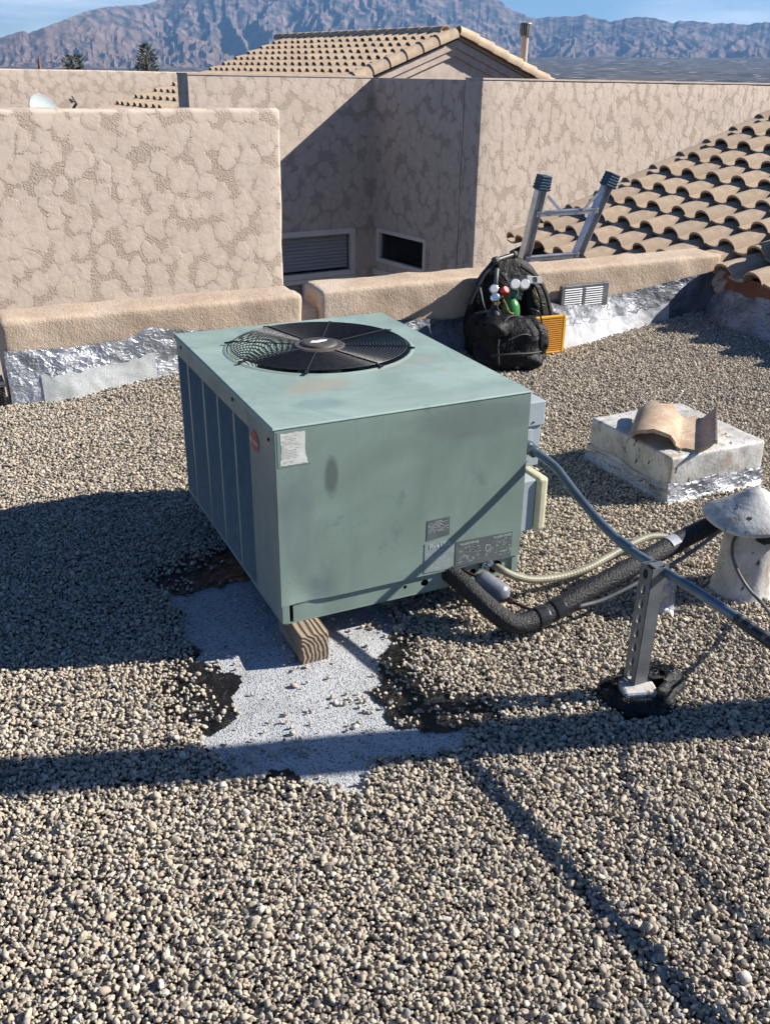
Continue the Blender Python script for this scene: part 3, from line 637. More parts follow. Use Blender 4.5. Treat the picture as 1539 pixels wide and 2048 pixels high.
for i in range(len(rings) - 1):
    for k in range(N): f.append((i * N + k, i * N + (k + 1) % N, (i + 1) * N + (k + 1) % N, (i + 1) * N + k))
obj('reflector', v, f, 'dish', sd, smooth=True)
MB().tube([dc - dn * .05, dc - dn * .12 + Vector((0, 0, -.05)), (2.83, 10.1, -.8)], .02, 8).obj('mast', 'steel', sd)
text_obj('lettering', 'DIRECTV', .085, 'dial', sd, MD @ Matrix.Translation((.01, .02, -.026)), squeeze=1.0)
lh = Thing('antenna_feed', 'small dark antenna feed arm sticking up over the near left wall, right of the dish', 'antenna', (3.09, 10, -.8), HF)
MB().tube([(3.05, 10, -.8), (3.06, 10, -.33), (3.09, 10, -.29), (3.075, 10, -.262), (3.055, 10, -.225)], [.016, .016, .013, .010, .007], 8).obj('arm', 'black', lh)
MB().tube([(3.075, 10, -.262), (3.045, 10, -.272), (3.025, 10, -.252)], [.010, .018, .008], 8).obj('feed_horn', 'black', lh)

# --- evergreens, of which only the tops show
def evergreen(label, x, y, top, w_, h, seed, flat=.0):
    rg = random.Random(seed); T = Thing('evergreen_tree', label, 'tree', (x, y, -6.2), HF, group='evergreens beyond the far left wall')
    MB().tube([(x, y, -6.2), (x + .05, y, -2), (x, y, top - .25)], [.16, .11, .03], 8).obj('trunk', 'bark', T)
    mb = MB(); v = []; f = []
    for _ in range(5200):
        u = rg.random() ** .8; z = top - u * h; a = rg.random() * 2 * math.pi
        lim = w_ * (flat + (1 - flat) * min(1, (u * h + .06) / 1.1) ** .75) * (.70 + .30 * math.sin(a * 5 + z * 9) * math.cos(z * 17 + a * 2)); rr = lim * math.sqrt(rg.random())
        cx_, cy_ = x + rr * math.cos(a), y + rr * math.sin(a); L_ = rg.uniform(.05, .11); d = Vector((math.cos(a) * .8 + rg.uniform(-.5, .5), math.sin(a) * .8 + rg.uniform(-.5, .5), rg.uniform(.2, 1.1))).normalized(); s_ = d.cross(Vector((rg.uniform(-1, 1), rg.uniform(-1, 1), .3))).normalized() * .013
        p = Vector((cx_, cy_, z)); k = len(v); v += [p - s_, p + s_, p + d * L_]; f.append((k, k + 1, k + 2))
    obj('crown', v, f, 'needle', T)
evergreen('pointed dark evergreen top showing above the distant left wall', 9.55, 25, .60, .62, 3.2, 5, .08)
evergreen('low rounded evergreen top, left of the pointed one above the distant wall', 7.76, 25, .32, .46, 2.6, 8, .45)
po = Thing('wooden_pole', 'thin reddish brown pole tip far behind the distant left wall', 'pole', (6.12, 22, -6), HF)
MB().tube([(6.12, 22, -6), (6.12, 22, .10), (6.13, 22, .22)], [.05, .03, .012], 8).obj('pole', 'terracotta', po)

# ================================================================== OUR ROOF
def gz(x, y):
    x = np.asarray(x, float); y = np.asarray(y, float); sm = lambda t: np.clip(t, 0, 1) ** 2 * (3 - 2 * np.clip(t, 0, 1))
    g = (fbm(x * 2.2, y * 2.2, 3, 3) - .5) * .018
    g = g + .05 * sm((x - .35) / .8) * sm((y - 4.6) / .45) * sm((2.2 - x) / .5) + .05 * sm((x - 4.0) / .6) * sm((y - 4.7) / .4)
    return g
ROOFPOLY = (-2.2, 6.2, -1.0, 5.0)
nx, ny = 150, 110; xs = np.linspace(-2.2, 4.98, nx); ysn = np.linspace(-1.2, 4.995, ny); X, Y = np.meshgrid(xs, ysn); Z = gz(X, Y) - .016
v = np.stack([X, Y, Z], -1).reshape(-1, 3).tolist(); i = np.arange(ny - 1)[:, None] * nx + np.arange(nx - 1)[None]; f = np.stack([i, i + 1, i + nx + 1, i + nx], -1).reshape(-1, 4).tolist()
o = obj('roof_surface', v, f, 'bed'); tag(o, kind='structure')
o = MB().box(-2.3, 4.99, -1.3, 5.28, -.5, -.06).obj('roof_slab', 'slab'); tag(o, kind='structure')

# bare cap sheet and tar around the unit
PATCH = [(.546, 2.86), (.529, 2.677), (.516, 2.445), (.493, 2.286), (.521, 2.17), (.535, 2.077), (.439, 2.051), (.438, 1.974), (.479, 1.85), (.573, 1.80), (.66, 1.70), (.72, 1.65), (.77, 1.69), (.80, 1.746), (.939, 1.713), (1.053, 1.693), (1.10, 1.761), (1.032, 1.815), (.90, 1.86), (.954, 1.898), (.968, 1.991), (1.034, 2.095), (1.09, 2.16), (1.12, 2.24), (1.18, 2.5), (1.1, 2.95), (.8, 2.99), (.70, 2.93)]
TAR = [[(.42, 2.36), (.50, 2.46), (.58, 2.30), (.57, 2.12), (.56, 2.05), (.45, 2.02), (.38, 2.12), (.38, 2.24)],
       [(.95, 2.03), (1.02, 2.12), (1.12, 2.27), (1.17, 2.23), (1.10, 2.08), (1.10, 1.97), (1.20, 1.86), (1.17, 1.755), (1.05, 1.76), (.90, 1.83), (.90, 1.93)],
       [(.52, 2.95), (.68, 3.02), (.86, 3.02), (.86, 2.8), (.6, 2.76), (.5, 2.80)],
       [(.50, 1.83), (.56, 1.82), (.62, 1.72), (.60, 1.68), (.52, 1.72)]]
TBASE = [(1.47, 1.75), (1.49, 1.61), (1.60, 1.585), (1.76, 1.70), (1.74, 1.80), (1.58, 1.80)]
def sheet(name, P, z, mat, seed, step=.016, edge=.03):
    xs_ = [p[0] for p in P]; ys_ = [p[1] for p in P]; gx = np.arange(min(xs_) - .05, max(xs_) + .05, step); gy = np.arange(min(ys_) - .05, max(ys_) + .05, step)
    X, Y = np.meshgrid(gx, gy); wx = (fbm(X * 14, Y * 14, seed, 4) - .5) * 2 * edge; wy = (fbm(X * 14 + 9, Y * 14, seed + 7, 4) - .5) * 2 * edge
    ins = inpoly(X + wx, Y + wy, P); Z = gz(X, Y) + z + (fbm(X * 20, Y * 20, seed, 2) - .5) * .002
    idx = -np.ones(X.shape, int); vs = []; fs = []
    for a in range(X.shape[0] - 1):
        for b_ in range(X.shape[1] - 1):
            if ins[a, b_]:
                q = []
                for (c, d) in ((a, b_), (a, b_ + 1), (a + 1, b_ + 1), (a + 1, b_)):
                    if idx[c, d] < 0: idx[c, d] = len(vs); vs.append((X[c, d], Y[c, d], Z[c, d]))
                    q.append(int(idx[c, d]))
                fs.append(tuple(q))
    o = obj(name, vs, fs, mat, smooth=True); tag(o, kind='structure'); return o
sheet('bare_cap_sheet', PATCH, -.010, 'membrane', 3, .008, .035)
for k, P in enumerate(TAR): sheet('tar_patch', P, -.0055 if k != 3 else -.006, 'tar', 20 + k, .007, .06)

BOT = [(.0, 4.97), (.28, 4.95), (.58, 4.90), (.8, 4.94), (1.15, 4.975), (1.9, 4.975), (2.3, 4.95), (2.66, 4.93), (3.0, 4.80), (3.34, 4.66), (3.75, 4.77), (4.2, 4.93), (4.65, 4.975), (4.9, 4.98)]
TOP = [(.28, .26), (.63, .245), (.9, .262), (1.01, .311), (1.13, .285), (1.3, .26), (1.9, .24), (2.53, .2), (2.8, .18), (3.54, .225), (3.93, .21), (4.3, .25), (4.61, .29), (4.85, .31)]
def gravel():
    rg = np.random.default_rng(11); C = bpy.data.collections.new('pebble_shapes'); 
    for k in range(9):
        bm = bmesh.new(); bmesh.ops.create_icosphere(bm, subdivisions=2, radius=.5)
        s_ = (1.08, rg.uniform(.58, .92), rg.uniform(.45, .75))
        for v_ in bm.verts:
            n_ = v_.co.normalized(); d = 1 + .46 * (float(fbm(n_.x * 1.7 + n_.z * 1.3 + k * 5, n_.y * 1.7 - n_.z + 3, k * 3, 2)) - .5) * 2
            if k % 3 == 0: d *= 1 - .10 * max(abs(n_.x), abs(n_.y), abs(n_.z)) ** 6
            v_.co = Vector((v_.co.x * s_[0], v_.co.y * s_[1], v_.co.z * s_[2])) * d
        me = bpy.data.meshes.new('pebble'); bm.to_mesh(me); bm.free(); me.polygons.foreach_set('use_smooth', [k % 3 != 0] * len(me.polygons)); me.materials.append(MAT['pebble'])
        C.objects.link(bpy.data.objects.new('pebble', me))
    P = []; S = []
    for lay, (sp_, zo, jz, smin) in enumerate(((.0100, -.006, .003, .0), (.0111, .0005, .0045, .0))):
        gx = np.arange(-.95, 5.0, sp_); gy = np.arange(.25, 5.0, sp_ * .87); X, Y = np.meshgrid(gx, gy); X = X + (np.arange(len(gy)) % 2)[:, None] * sp_ / 2
        X = (X + rg.uniform(-.45, .45, X.shape) * sp_).ravel(); Y = (Y + rg.uniform(-.45, .45, Y.shape) * sp_).ravel()
        keep = (X < 2.1 + .85 * Y) & (X > -.75) & (Y > .95 - .55 * X)
        yb = np.interp(X, [b[0] for b in BOT], [b[1] for b in BOT]); keep &= (Y < yb + .01) & (X < 4.86)
        wx = (fbm(X * 14, Y * 14, 3, 4) - .5) * .07 + rg.normal(0, .011, X.shape); wy = (fbm(X * 14 + 9, Y * 14, 10, 4) - .5) * .07 + rg.normal(0, .011, X.shape)
        r_ = rg.random(X.shape)
        ip = inpoly(X + wx, Y + wy, PATCH); clump = fbm(X * 9, Y * 9, 77, 2)
        keep &= ~(ip & (r_ > (.016 if lay == 1 else .004) + .10 * (clump > .68)))
        for k, T_ in enumerate(TAR):
            it = inpoly(X + wx * 1.8, Y + wy * 1.8, T_); keep &= ~(it & ~ip & (r_ > (.34 if lay == 1 else .16) * (.45 if k == 1 else 1)))
        keep &= ~inpoly(X, Y, TBASE)
        keep &= ~((X > .78) & (X < .885) & (Y > 2.205) & (Y < 2.42))
        keep &= ~((X > 2.49) & (X < 3.0) & (Y > 2.67) & (Y < 3.2)) & ~(np.hypot(X - 2.27, Y - 2.03) < .09)
        if lay == 1: keep &= (r_ < .80)
        X = X[keep]; Y = Y[keep]; Z = gz(X, Y) + zo + rg.normal(0, jz, X.shape)
        inp = inpoly(X + (fbm(X * 14, Y * 14, 3, 4) - .5) * .07, Y, PATCH); Z = np.where(inp, gz(X, Y) - .004, Z)
        s_ = np.exp(rg.normal(0, .27, X.shape)) * .0112; big = rg.random(X.shape) < .009; s_ = np.where(big, s_ * 1.5, s_); s_ = np.clip(s_, .0065, .026)
        P.append(np.stack([X, Y, Z], -1)); S.append(s_)
    P = np.vstack(P); S = np.concatenate(S); N = len(P); print('pebbles', N)
    me = bpy.data.meshes.new('gravel'); me.vertices.add(N); me.vertices.foreach_set('co', P.ravel())
    a = me.attributes.new('rot', 'FLOAT_VECTOR', 'POINT'); a.data.foreach_set('vector', np.stack([rg.normal(0, .55, N), rg.normal(0, .55, N), rg.uniform(0, 6.283, N)], -1).ravel())
    a = me.attributes.new('scl', 'FLOAT_VECTOR', 'POINT'); a.data.foreach_set('vector', (S[:, None] * rg.uniform(.82, 1.18, (N, 3))).ravel())
    a = me.attributes.new('pick', 'INT', 'POINT'); a.data.foreach_set('value', rg.integers(0, 9, N).astype(np.int32))
    o = bpy.data.objects.new('gravel', me); COL.objects.link(o); tag(o, kind='stuff')
    g = bpy.data.node_groups.new('scatter', 'GeometryNodeTree'); g.interface.new_socket('Geometry', in_out='INPUT', socket_type='NodeSocketGeometry'); g.interface.new_socket('Geometry', in_out='OUTPUT', socket_type='NodeSocketGeometry')
    gi = g.nodes.new('NodeGroupInput'); go = g.nodes.new('NodeGroupOutput'); ip = g.nodes.new('GeometryNodeInstanceOnPoints'); ci = g.nodes.new('GeometryNodeCollectionInfo')
    ci.inputs['Collection'].default_value = C; ci.inputs['Separate Children'].default_value = True; ci.inputs['Reset Children'].default_value = True; ip.inputs['Pick Instance'].default_value = True
    def na(n, t):
        x_ = g.nodes.new('GeometryNodeInputNamedAttribute'); x_.data_type = t; x_.inputs['Name'].default_value = n
        return [s for s in x_.outputs if s.enabled and s.name == 'Attribute'][0]
    L = g.links.new; L(gi.outputs[0], ip.inputs['Points']); L(ci.outputs[0], ip.inputs['Instance']); L(na('pick', 'INT'), ip.inputs['Instance Index']); L(na('rot', 'FLOAT_VECTOR'), ip.inputs['Rotation']); L(na('scl', 'FLOAT_VECTOR'), ip.inputs['Scale']); L(ip.outputs[0], go.inputs[0])
    md = o.modifiers.new('scatter', 'NODES'); md.node_group = g
gravel()

# ------------------------------------------------------------------ low tan parapet, in two lengths
def skirt(name, th, x0, x1, lo, hi, off, mat, seed, amp=.008, n=None, zt=TOP, rough_edge=0):
    n = n or int((x1 - x0) / .012); m = 16; v = []; f = []
    for i in range(n + 1):
        x = x0 + (x1 - x0) * i / n; yb = float(np.interp(x, [b[0] for b in BOT], [b[1] for b in BOT])); zt_ = float(np.interp(x, [b[0] for b in zt], [b[1] for b in zt])); zb = float(gz(x, min(yb, 4.95))) - .02
        h2 = hi - rough_edge * float(fbm(x * 22, 3, seed, 3) - .3); l2 = lo
        for j in range(m + 1):
            t_ = l2 + (h2 - l2) * j / m; y = yb + (4.990 - yb) * min(1, t_ * 1.02); z = zb + (zt_ - zb) * t_ + (float(fbm(x * 30, 1, seed, 3)) - .5) * .012 * t_
            d = (float(fbm(x * 9 + z * 4, z * 16, seed, 4)) - .5) * 2 * amp + .004; k_ = abs(2 * float(vn(x * 17 + z * 9, z * 12 - x * 7, seed + 4)) - 1); d += (1 - k_) * amp * .5
            v.append((x, y - d - off, z + off * .6))
    for i in range(n):
        for j in range(m): a = i * (m + 1) + j; f.append((a, a + m + 1, a + m + 2, a + 1))
    return obj(name, v, f, mat, th, smooth=True)
pl_ = Thing('low_parapet', 'low tan stucco parapet at left with silver foil flashing, behind the gravel', 'parapet', (1.0, 5.1, 0), DF, 'low parapets along the roof edge')
rough_box('wall', .285, 1.858, 4.996, 5.27, -.3, .405, 'parapet', pl_, r=.026, amp=.012, cell=.045, seed=8)
skirt('flashing', pl_, .285, 1.86, 0, 1, 0, 'foil', 31, .007)
skirt('cap_sheet_strip', pl_, .44, 1.02, .0, .56, .004, 'granule_white', 31, .007, rough_edge=.12)
pr_ = Thing('low_parapet', 'low tan stucco parapet at right with a metal vent grille and foil flashing', 'parapet', (3.4, 5.1, 0), DF, 'low parapets along the roof edge')
rough_box('wall', 1.972, 4.86, 4.996, 5.27, -.3, .412, 'parapet', pr_, r=.026, amp=.012, cell=.05, seed=12)
skirt('flashing', pr_, 1.98, 4.86, 0, 1, 0, 'foil_dull', 41, .010)
skirt('white_coating', pr_, 3.12, 4.42, .0, .50, .004, 'white_flash', 41, .010, rough_edge=.14)
# stucco sill in the gap between the two lengths
gp = Thing('gap_sill', 'narrow stucco sill in the gap between the two low parapets', 'sill', (1.915, 5.2, 0)); MB().box(1.86, 1.97, 5.06, 5.30, -.3, .30).obj('sill', 'stucco_plain', gp)
# vent grille
vx0, vx1, vz0, vz1 = 3.555, 3.912, .158, .312; yv = 4.955
vg = Thing('frame_tmp', None, None, (3.73, yv, .2)); vg.o.name = 'vent_grille'; vg.o.parent = pr_.o; vg.o.matrix_local = Matrix.Translation(vg.b - pr_.b)
fr = MB()
for a, b_, c, d in ((vx0, vx0 + .02, vz0, vz1), (vx1 - .045, vx1, vz0, vz1), (vx0 + .02, vx1 - .045, vz1 - .018, vz1), (vx0 + .02, vx1 - .045, vz0, vz0 + .02), (3.715, 3.735, vz0 + .02, vz1 - .018)): fr.box(a, b_, yv, yv + .03, c, d)
bevelled(fr.obj('grille_frame', 'steel', vg), .004)
MB().box(vx0 + .02, vx1 - .045, yv + .026, yv + .029, vz0 + .02, vz1 - .018).obj('grille_back', 'coil', vg)
mvl = MB().bar((0, 0, 0), (.137, 0, 0), .013, .003, up=(0, -1, .55)); mlou = None
for bank, xa in enumerate((vx0 + .024, 3.736)):
    for i in range(8):
        z = vz0 + .03 + i * .0145
        if mlou is None: o = MB().bar((xa, yv + .004, z), (xa + .132, yv + .004, z), .015, .0025, up=(0, -.7, .7)).obj('louver', 'dial', vg); mlou = o
        else: c = mlou.copy(); COL.objects.link(c); c.parent = vg.o; c.location = (xa - vx0 - .024, 0, z - vz0 - .03)
# black scupper at the far left end
sq = Thing('scupper_box', 'black drain opening at the far left end of the low parapet', 'drain', (.24, 4.98, 0))
bevelled(MB().box(.13, .262, 4.93, 5.1, -.02, .10).obj('box', 'tar', sq), .01); MB().box(.11, .267, 4.925, 5.1, .10, .112).obj('lip', 'foil_dull', sq)

# ------------------------------------------------------------------ tiled roof at right, rising away over +x
TS = math.tan(R(19)); ex, ez = 4.80, .245
tr = Thing('tiled_roof', 'large tan tiled roof at right rising behind the ladder and low parapet', 'roof', (5.5, 5.5, 0))
me_t = s_tile_mesh('s_tile', L=.40, w=.2935, th=.017, rb=.082, n1=8, hgt=.070, lift=.060); me_t.materials.append(MAT['tile'])
ysr = [6.05 + .287 * k for k in range(-8, 4)]
def keep(i, y): 
    x = ex - .86 + i * .288
    if y < 5.32: return x > ex - .02
    return i >= 2
lay_tiles(tr, me_t, ex - .864, ez - .864 * TS + .0, TS, 13, .288, ysr, keep, .006)
v = [(4.54, 5.30, ez - .26 * TS - .055), (8.2, 5.30, ez + 3.4 * TS - .055), (8.2, 7.13, ez + 3.4 * TS - .055), (4.54, 7.13, ez - .26 * TS - .055)]; v += [(a, b_, c - .12) for a, b_, c in v]
obj('roof_deck', v, [(0, 1, 2, 3), (7, 6, 5, 4), (0, 4, 5, 1), (2, 6, 7, 3), (0, 3, 7, 4), (1, 5, 6, 2)], 'felt', tr)
v = [(ex + .06, 3.6, ez + .06 * TS - .055), (8.2, 3.6, ez + 3.4 * TS - .055), (8.2, 5.298, ez + 3.4 * TS - .055), (ex + .06, 5.298, ez + .06 * TS - .055)]; v += [(a, b_, c - .12) for a, b_, c in v]
obj('roof_deck', v, [(0, 1, 2, 3), (7, 6, 5, 4), (0, 4, 5, 1), (2, 6, 7, 3), (0, 3, 7, 4), (1, 5, 6, 2)], 'felt', tr)
MB().box(ex + .05, ex + .08, 3.6, 4.995, .10, ez + .05).obj('bird_stop', 'terracotta', tr)
# rake edge: barrel tiles along the far gable side
me_rk = barrel_mesh('rake_tile', L=.40, r=.075, taper=.9); me_rk.materials.append(MAT['tile'])
for i in range(2, 13):
    x = ex - .80 + i * .288; put('rake_tile', me_rk, tr, Matrix.Translation((x, 7.17, ez + (x - ex) * TS + .012)) @ Matrix.Rotation(-math.atan(TS) + R(3), 4, 'Y'))
# foil covered kerb under the eave
kb = Thing('eave_kerb', 'foil covered kerb under the tile eave at the right edge', 'kerb', (4.85, 4.3, 0))
v = []; f = []; n_, m_ = 120, 12
for i in range(n_ + 1):
    y = 3.5 + 1.49 * i / n_
    for j in range(m_ + 1):
        t_ = j / m_; x = 4.66 + .20 * t_ ** .7 + (float(fbm(y * 10, t_ * 5, 5, 4)) - .5) * .03; v.append((x, y, -.02 + .22 * t_ + .04 * float(fbm(y * 4, 2, 9, 2)) * t_))
for i in range(n_):
    for j in range(m_): a = i * (m_ + 1) + j; f.append((a, a + 1, a + m_ + 2, a + m_ + 1))
obj('flashing', v, f, 'foil', kb); MB().box(4.862, 4.98, 3.5, 4.99, -.05, .20).obj('kerb', 'felt', kb)
# crumbling mortar at the parapet end and a slipped tile
mo = Thing('mortar_lump', 'broken pale mortar at the right end of the low parapet, under the tiles', 'mortar', (4.86, 4.95, .2))
bm_ = bmesh.new(); bmesh.ops.create_icosphere(bm_, subdivisions=3, radius=1)
for v_ in bm_.verts: v_.co = Vector((4.90 + v_.co.x * .10, 4.965 + v_.co.y * .055, .225 + v_.co.z * .085)) + v_.co * (float(fbm(v_.co.x * 3, v_.co.y * 3 + v_.co.z * 2, 5, 3)) - .5) * .09
obj('lump', [tuple(v_.co) for v_ in bm_.verts], [tuple(q.index for q in f_.verts) for f_ in bm_.faces], 'stucco_plain', mo); bm_.free()
lt = Thing('slipped_roof_tile', 'dark slipped roof tile lying crooked on the tiled roof at the right edge', 'roof tile', (5.35, 4.85, .5))
me_l = s_tile_mesh('slipped_tile', L=.42, w=.29); me_l.materials.append(MAT['tile'])
put('tile_body', me_l, lt, Matrix.Translation((5.12, 4.72, .475)) @ Matrix.Rotation(R(-20), 4, 'Z') @ Matrix.Rotation(R(-13), 4, 'Y') @ Matrix.Rotation(R(14), 4, 'X'))

# ================================================================== CONDENSER UNIT
UX0, UX1, UY0, UY1, UZ0, UZ1 = .762, 1.562, 2.286, 3.332, .089, .7015
ac = Thing('air_conditioner', 'faded green rooftop air conditioner with round fan grille standing on timber blocks', 'air conditioner', (UX0, UY0, 0))
fcx, fcy, fr_ = 1.160, 2.968, .306
# top cover with its round opening
o2, _f = holed(fcx, fcy, 0, 0, 1, 1, 72); N = 72
outr = []
for k in range(N):
    a = 2 * math.pi * (k + .5) / N; c, s_ = math.cos(a), math.sin(a)
    tx = ((UX1 + .004 - fcx) if c > 0 else (UX0 - .005 - fcx)) / c; ty = ((UY1 + .005 - fcy) if s_ > 0 else (UY0 - .001 - fcy)) / s_
    t_ = min(tx, ty); outr.append([fcx + c * t_, fcy + s_ * t_])
for q in ((UX0 - .005, UY0 - .001), (UX1 + .004, UY0 - .001), (UX1 + .004, UY1 + .005), (UX0 - .005, UY1 + .005)):
    j = min(range(N), key=lambda k: (outr[k][0] - q[0]) ** 2 + (outr[k][1] - q[1]) ** 2); outr[j] = list(q)
v = []; f = []
def ringv(rad, z): return [(fcx + rad * math.cos(2 * math.pi * (k + .5) / N), fcy + rad * math.sin(2 * math.pi * (k + .5) / N), z) for k in range(N)]
def dent(x, y, z): return z + (float(fbm(x * 3, y * 3, 2, 2)) - .5) * .006
rows = [[(x, y, UZ1 - (.005 if y < UY0 + .001 else .020)) for x, y in outr], [(x, y, UZ1 - .003) for x, y in outr]]
ins = []
for k in range(N):
    x, y = outr[k]; d = math.hypot(x - fcx, y - fcy); ins.append((x + (fcx - x) / d * .004, y + (fcy - y) / d * .004, UZ1))
rows.append(ins)
for t_ in (.25, .5, .75): rows.append([(ins[k][0] * (1 - t_) + (fcx + (fr_ + .02) * math.cos(2 * math.pi * (k + .5) / N)) * t_, ins[k][1] * (1 - t_) + (fcy + (fr_ + .02) * math.sin(2 * math.pi * (k + .5) / N)) * t_, UZ1) for k in range(N)])
rows += [ringv(fr_ + .014, UZ1), ringv(fr_ + .008, UZ1 + .005), ringv(fr_ + .001, UZ1 + .004), ringv(fr_ - .004, UZ1 - .004), ringv(fr_ - .008, UZ1 - .030)]
for r_ in rows: v += r_
for i in range(len(rows) - 1):
    for k in range(N): f.append((i * N + k, i * N + (k + 1) % N, (i + 1) * N + (k + 1) % N, (i + 1) * N + k))
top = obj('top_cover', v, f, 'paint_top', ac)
top.data.polygons.foreach_set('use_smooth', [8 * N > i >= 6 * N for i in range(len(f))])
# fan shroud below the opening
mb = MB(); prof = [(fr_ - .008, UZ1 - .030), (fr_ - .012, UZ1 - .15), (fr_ - .006, UZ1 - .17)]
v = []; f = []
for r_, z in prof + [(fr_ + .004, UZ1 - .17), (fr_ + .0, UZ1 - .03)]:
    v += ringv(r_, z)
for i in range(4):
    for k in range(N): f.append((i * N + k, (i + 1) * N + k, (i + 1) * N + (k + 1) % N, i * N + (k + 1) % N))
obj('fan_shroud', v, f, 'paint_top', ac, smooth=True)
# front panel: one folded sheet, slightly dented low at the left
nx, nz = 46, 30; v = []; f = []
for j in range(nz + 1):
    for i in range(nx + 1):
        x = UX0 + .0 + (UX1 - UX0) * i / nx; z = .155 + (UZ1 - .003 - .155) * j / nz
        y = UY0 + (float(fbm(x * 3, z * 3, 4, 2)) - .5) * .0016 + .010 * math.exp(-((x - .84) / .05) ** 2 - ((z - .18) / .05) ** 2)
        e_ = min(i / nx, 1 - i / nx) * (UX1 - UX0)
        if j == nz: y = UY0 + .0008
        v.append((x, y, z))
for j in range(nz):
    for i in range(nx): a = j * (nx + 1) + i; f.append((a, a + 1, a + nx + 2, a + nx + 1))
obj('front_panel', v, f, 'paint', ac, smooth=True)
mb = MB().box(UX0 + .002, UX1 - .002, UY0 + .009, UY0 + .012, .150, .158).obj('front_flange', 'paint', ac)
# left side: frame round five louvre banks
yb = [(2.516, 2.657), (2.675, 2.829), (2.848, 2.995), (3.015, 3.182), (3.203, 3.320)]
fx0, fx1 = UX0, UX0 + .012
mb = MB().box(fx0, fx1, UY0 + .007, yb[0][0], .096, UZ1 - .006)
for k in range(4): mb.box(fx0, fx1, yb[k][1], yb[k + 1][0], .112, .628)
mb.box(fx0, fx1, yb[4][1], UY1, .096, UZ1 - .006); mb.box(fx0, fx1, yb[0][0], yb[4][1], .628, UZ1 - .006); mb.box(fx0, fx1, yb[0][0], yb[4][1], .096, .112)
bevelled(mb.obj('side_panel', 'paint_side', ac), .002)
for a, b_ in yb:
    s_ = MB(); n_ = 52
    for i in range(n_):
        z = .116 + (.624 - .116) * i / (n_ - 1); v0 = len(s_.v)
        # each slot is pressed out like a small hood, rounded at its ends
        for (p, q, zz) in ((fx0 + .012, 0, .0045), (fx0 + .000, .004, -.0012), (fx0 + .0005, .004, -.0032)):
            pass
        s_.add([(fx0 + .004, a, z + .0032), (fx0 + .004, b_, z + .0032), (fx0 - .0015, b_ - .004, z + .0006), (fx0 - .0015, a + .004, z + .0006), (fx0 + .000, b_ - .004, z - .0004), (fx0 + .000, a + .004, z - .0004)], [(0, 1, 2, 3), (3, 2, 4, 5), (0, 3, 5), (1, 4, 2)])
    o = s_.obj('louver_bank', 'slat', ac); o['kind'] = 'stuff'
MB().box(fx0 + .020, fx0 + .034, 2.50, 3.325, .10, .64).obj('coil', 'coil', ac)
MB().box(UX1 - .003, UX1, UY0 + .007, UY1, .096, UZ1 - .006).obj('right_panel', 'paint', ac)
MB().box(UX0 + .013, UX1 - .004, UY1 - .006, UY1 - .002, .096, UZ1 - .006).obj('back_panel', 'paint', ac)
MB().box(UX0 + .04, UX1 - .02, UY0 + .03, UY1 - .03, .115, .118).obj('base_plate', 'coil', ac)
# base rail under the front panel, with its knock-outs
v, f = [], []
cells = [(.800, 1.135, None), (1.135, 1.190, (.006, .006)), (1.190, 1.270, (.013, .011)), (1.270, 1.36, (.005, .005)), (1.36, 1.44, (.012, .010)), (1.44, 1.525, (.024, .022)), (1.525, 1.545, None)]
mbb = MB()
for a, b_, h in cells:
    if h is None: mbb.add([(a, UY0 + .011, .092), (b_, UY0 + .011, .092), (b_, UY0 + .011, .155), (a, UY0 + .011, .155)], [(0, 1, 2, 3)])
    else:
        vv, ff = holed((a + b_) / 2, .1235, (b_ - a) / 2, .0315, h[0], h[1], 24); mbb.add([(p[0], UY0 + .011, p[1]) for p in vv], ff)
mbb.box(.775, 1.555, UY0 + .010, UY0 + .03, .089, .092)
mbb.obj('base_rail', 'paint', ac)
MB().box(.80, 1.545, UY0 + .034, UY0 + .036, .09, .156).obj('rail_backing', 'coil', ac)
bevelled(MB().box(UX0 + .001, .786, UY0 + .002, UY0 + .014, .096, .157).obj('corner_post', 'paint', ac), .002)
bevelled(MB().box(1.538, UX1 - .001, UY0 + .004, UY0 + .030, .089, .154).obj('corner_post', 'paint', ac), .002)
for y, z in ((2.335, .655), (2.66, .668), (3.26, .672)): MB().lathe((UX0 - .001, y, z), [(.006, 0), (.005, .003)], 10, axis=(-1, 0, 0)).obj('screw', 'coil', ac)
# fan guard
g = MB(); rings_ = [.092 + .0101 * i for i in range(21)]
for r_ in rings_:
    dz = -.004 * (1 - (r_ / .3) ** 2)
    g.tube([(fcx + r_ * math.cos(2 * math.pi * k / 56), fcy + r_ * math.sin(2 * math.pi * k / 56), UZ1 + .012 + dz) for k in range(56)], .0021 if r_ < .29 else .0028, 4, closed=True)
o = g.obj('guard_ring', 'wire', ac, smooth=True); o['kind'] = 'stuff'; o.name = 'guard_rings'
for k in range(8):
    a = 2 * math.pi * (k + .36) / 8; c, s_ = math.cos(a), math.sin(a)
    sp = MB().tube([(fcx + .08 * c, fcy + .08 * s_, UZ1 + .010), (fcx + .300 * c, fcy + .300 * s_, UZ1 + .0145)], .0019, 6); sp.bar((fcx + .292 * c, fcy + .292 * s_, UZ1 + .012), (fcx + .322 * c, fcy + .322 * s_, UZ1 + .008), .009, .004)
    sp.obj('guard_spoke', 'matt_wire', ac)
MB().lathe((fcx, fcy, UZ1), [(.086, .004), (.088, .009), (.082, .013), (.062, .014), (.059, .019), (.052, .022), (.03, .023)], 40).obj('motor_cap', 'motor', ac, smooth=False)
v = [(fcx + x, fcy + y, UZ1 + .0236) for x, y in ((-.038, -.012), (-.01, -.020), (.022, -.010), (.034, .008), (.012, .014), (-.006, .008), (-.02, .012), (-.028, .002))]
obj('torn_sticker', v, [tuple(range(8))], 'paper', ac)
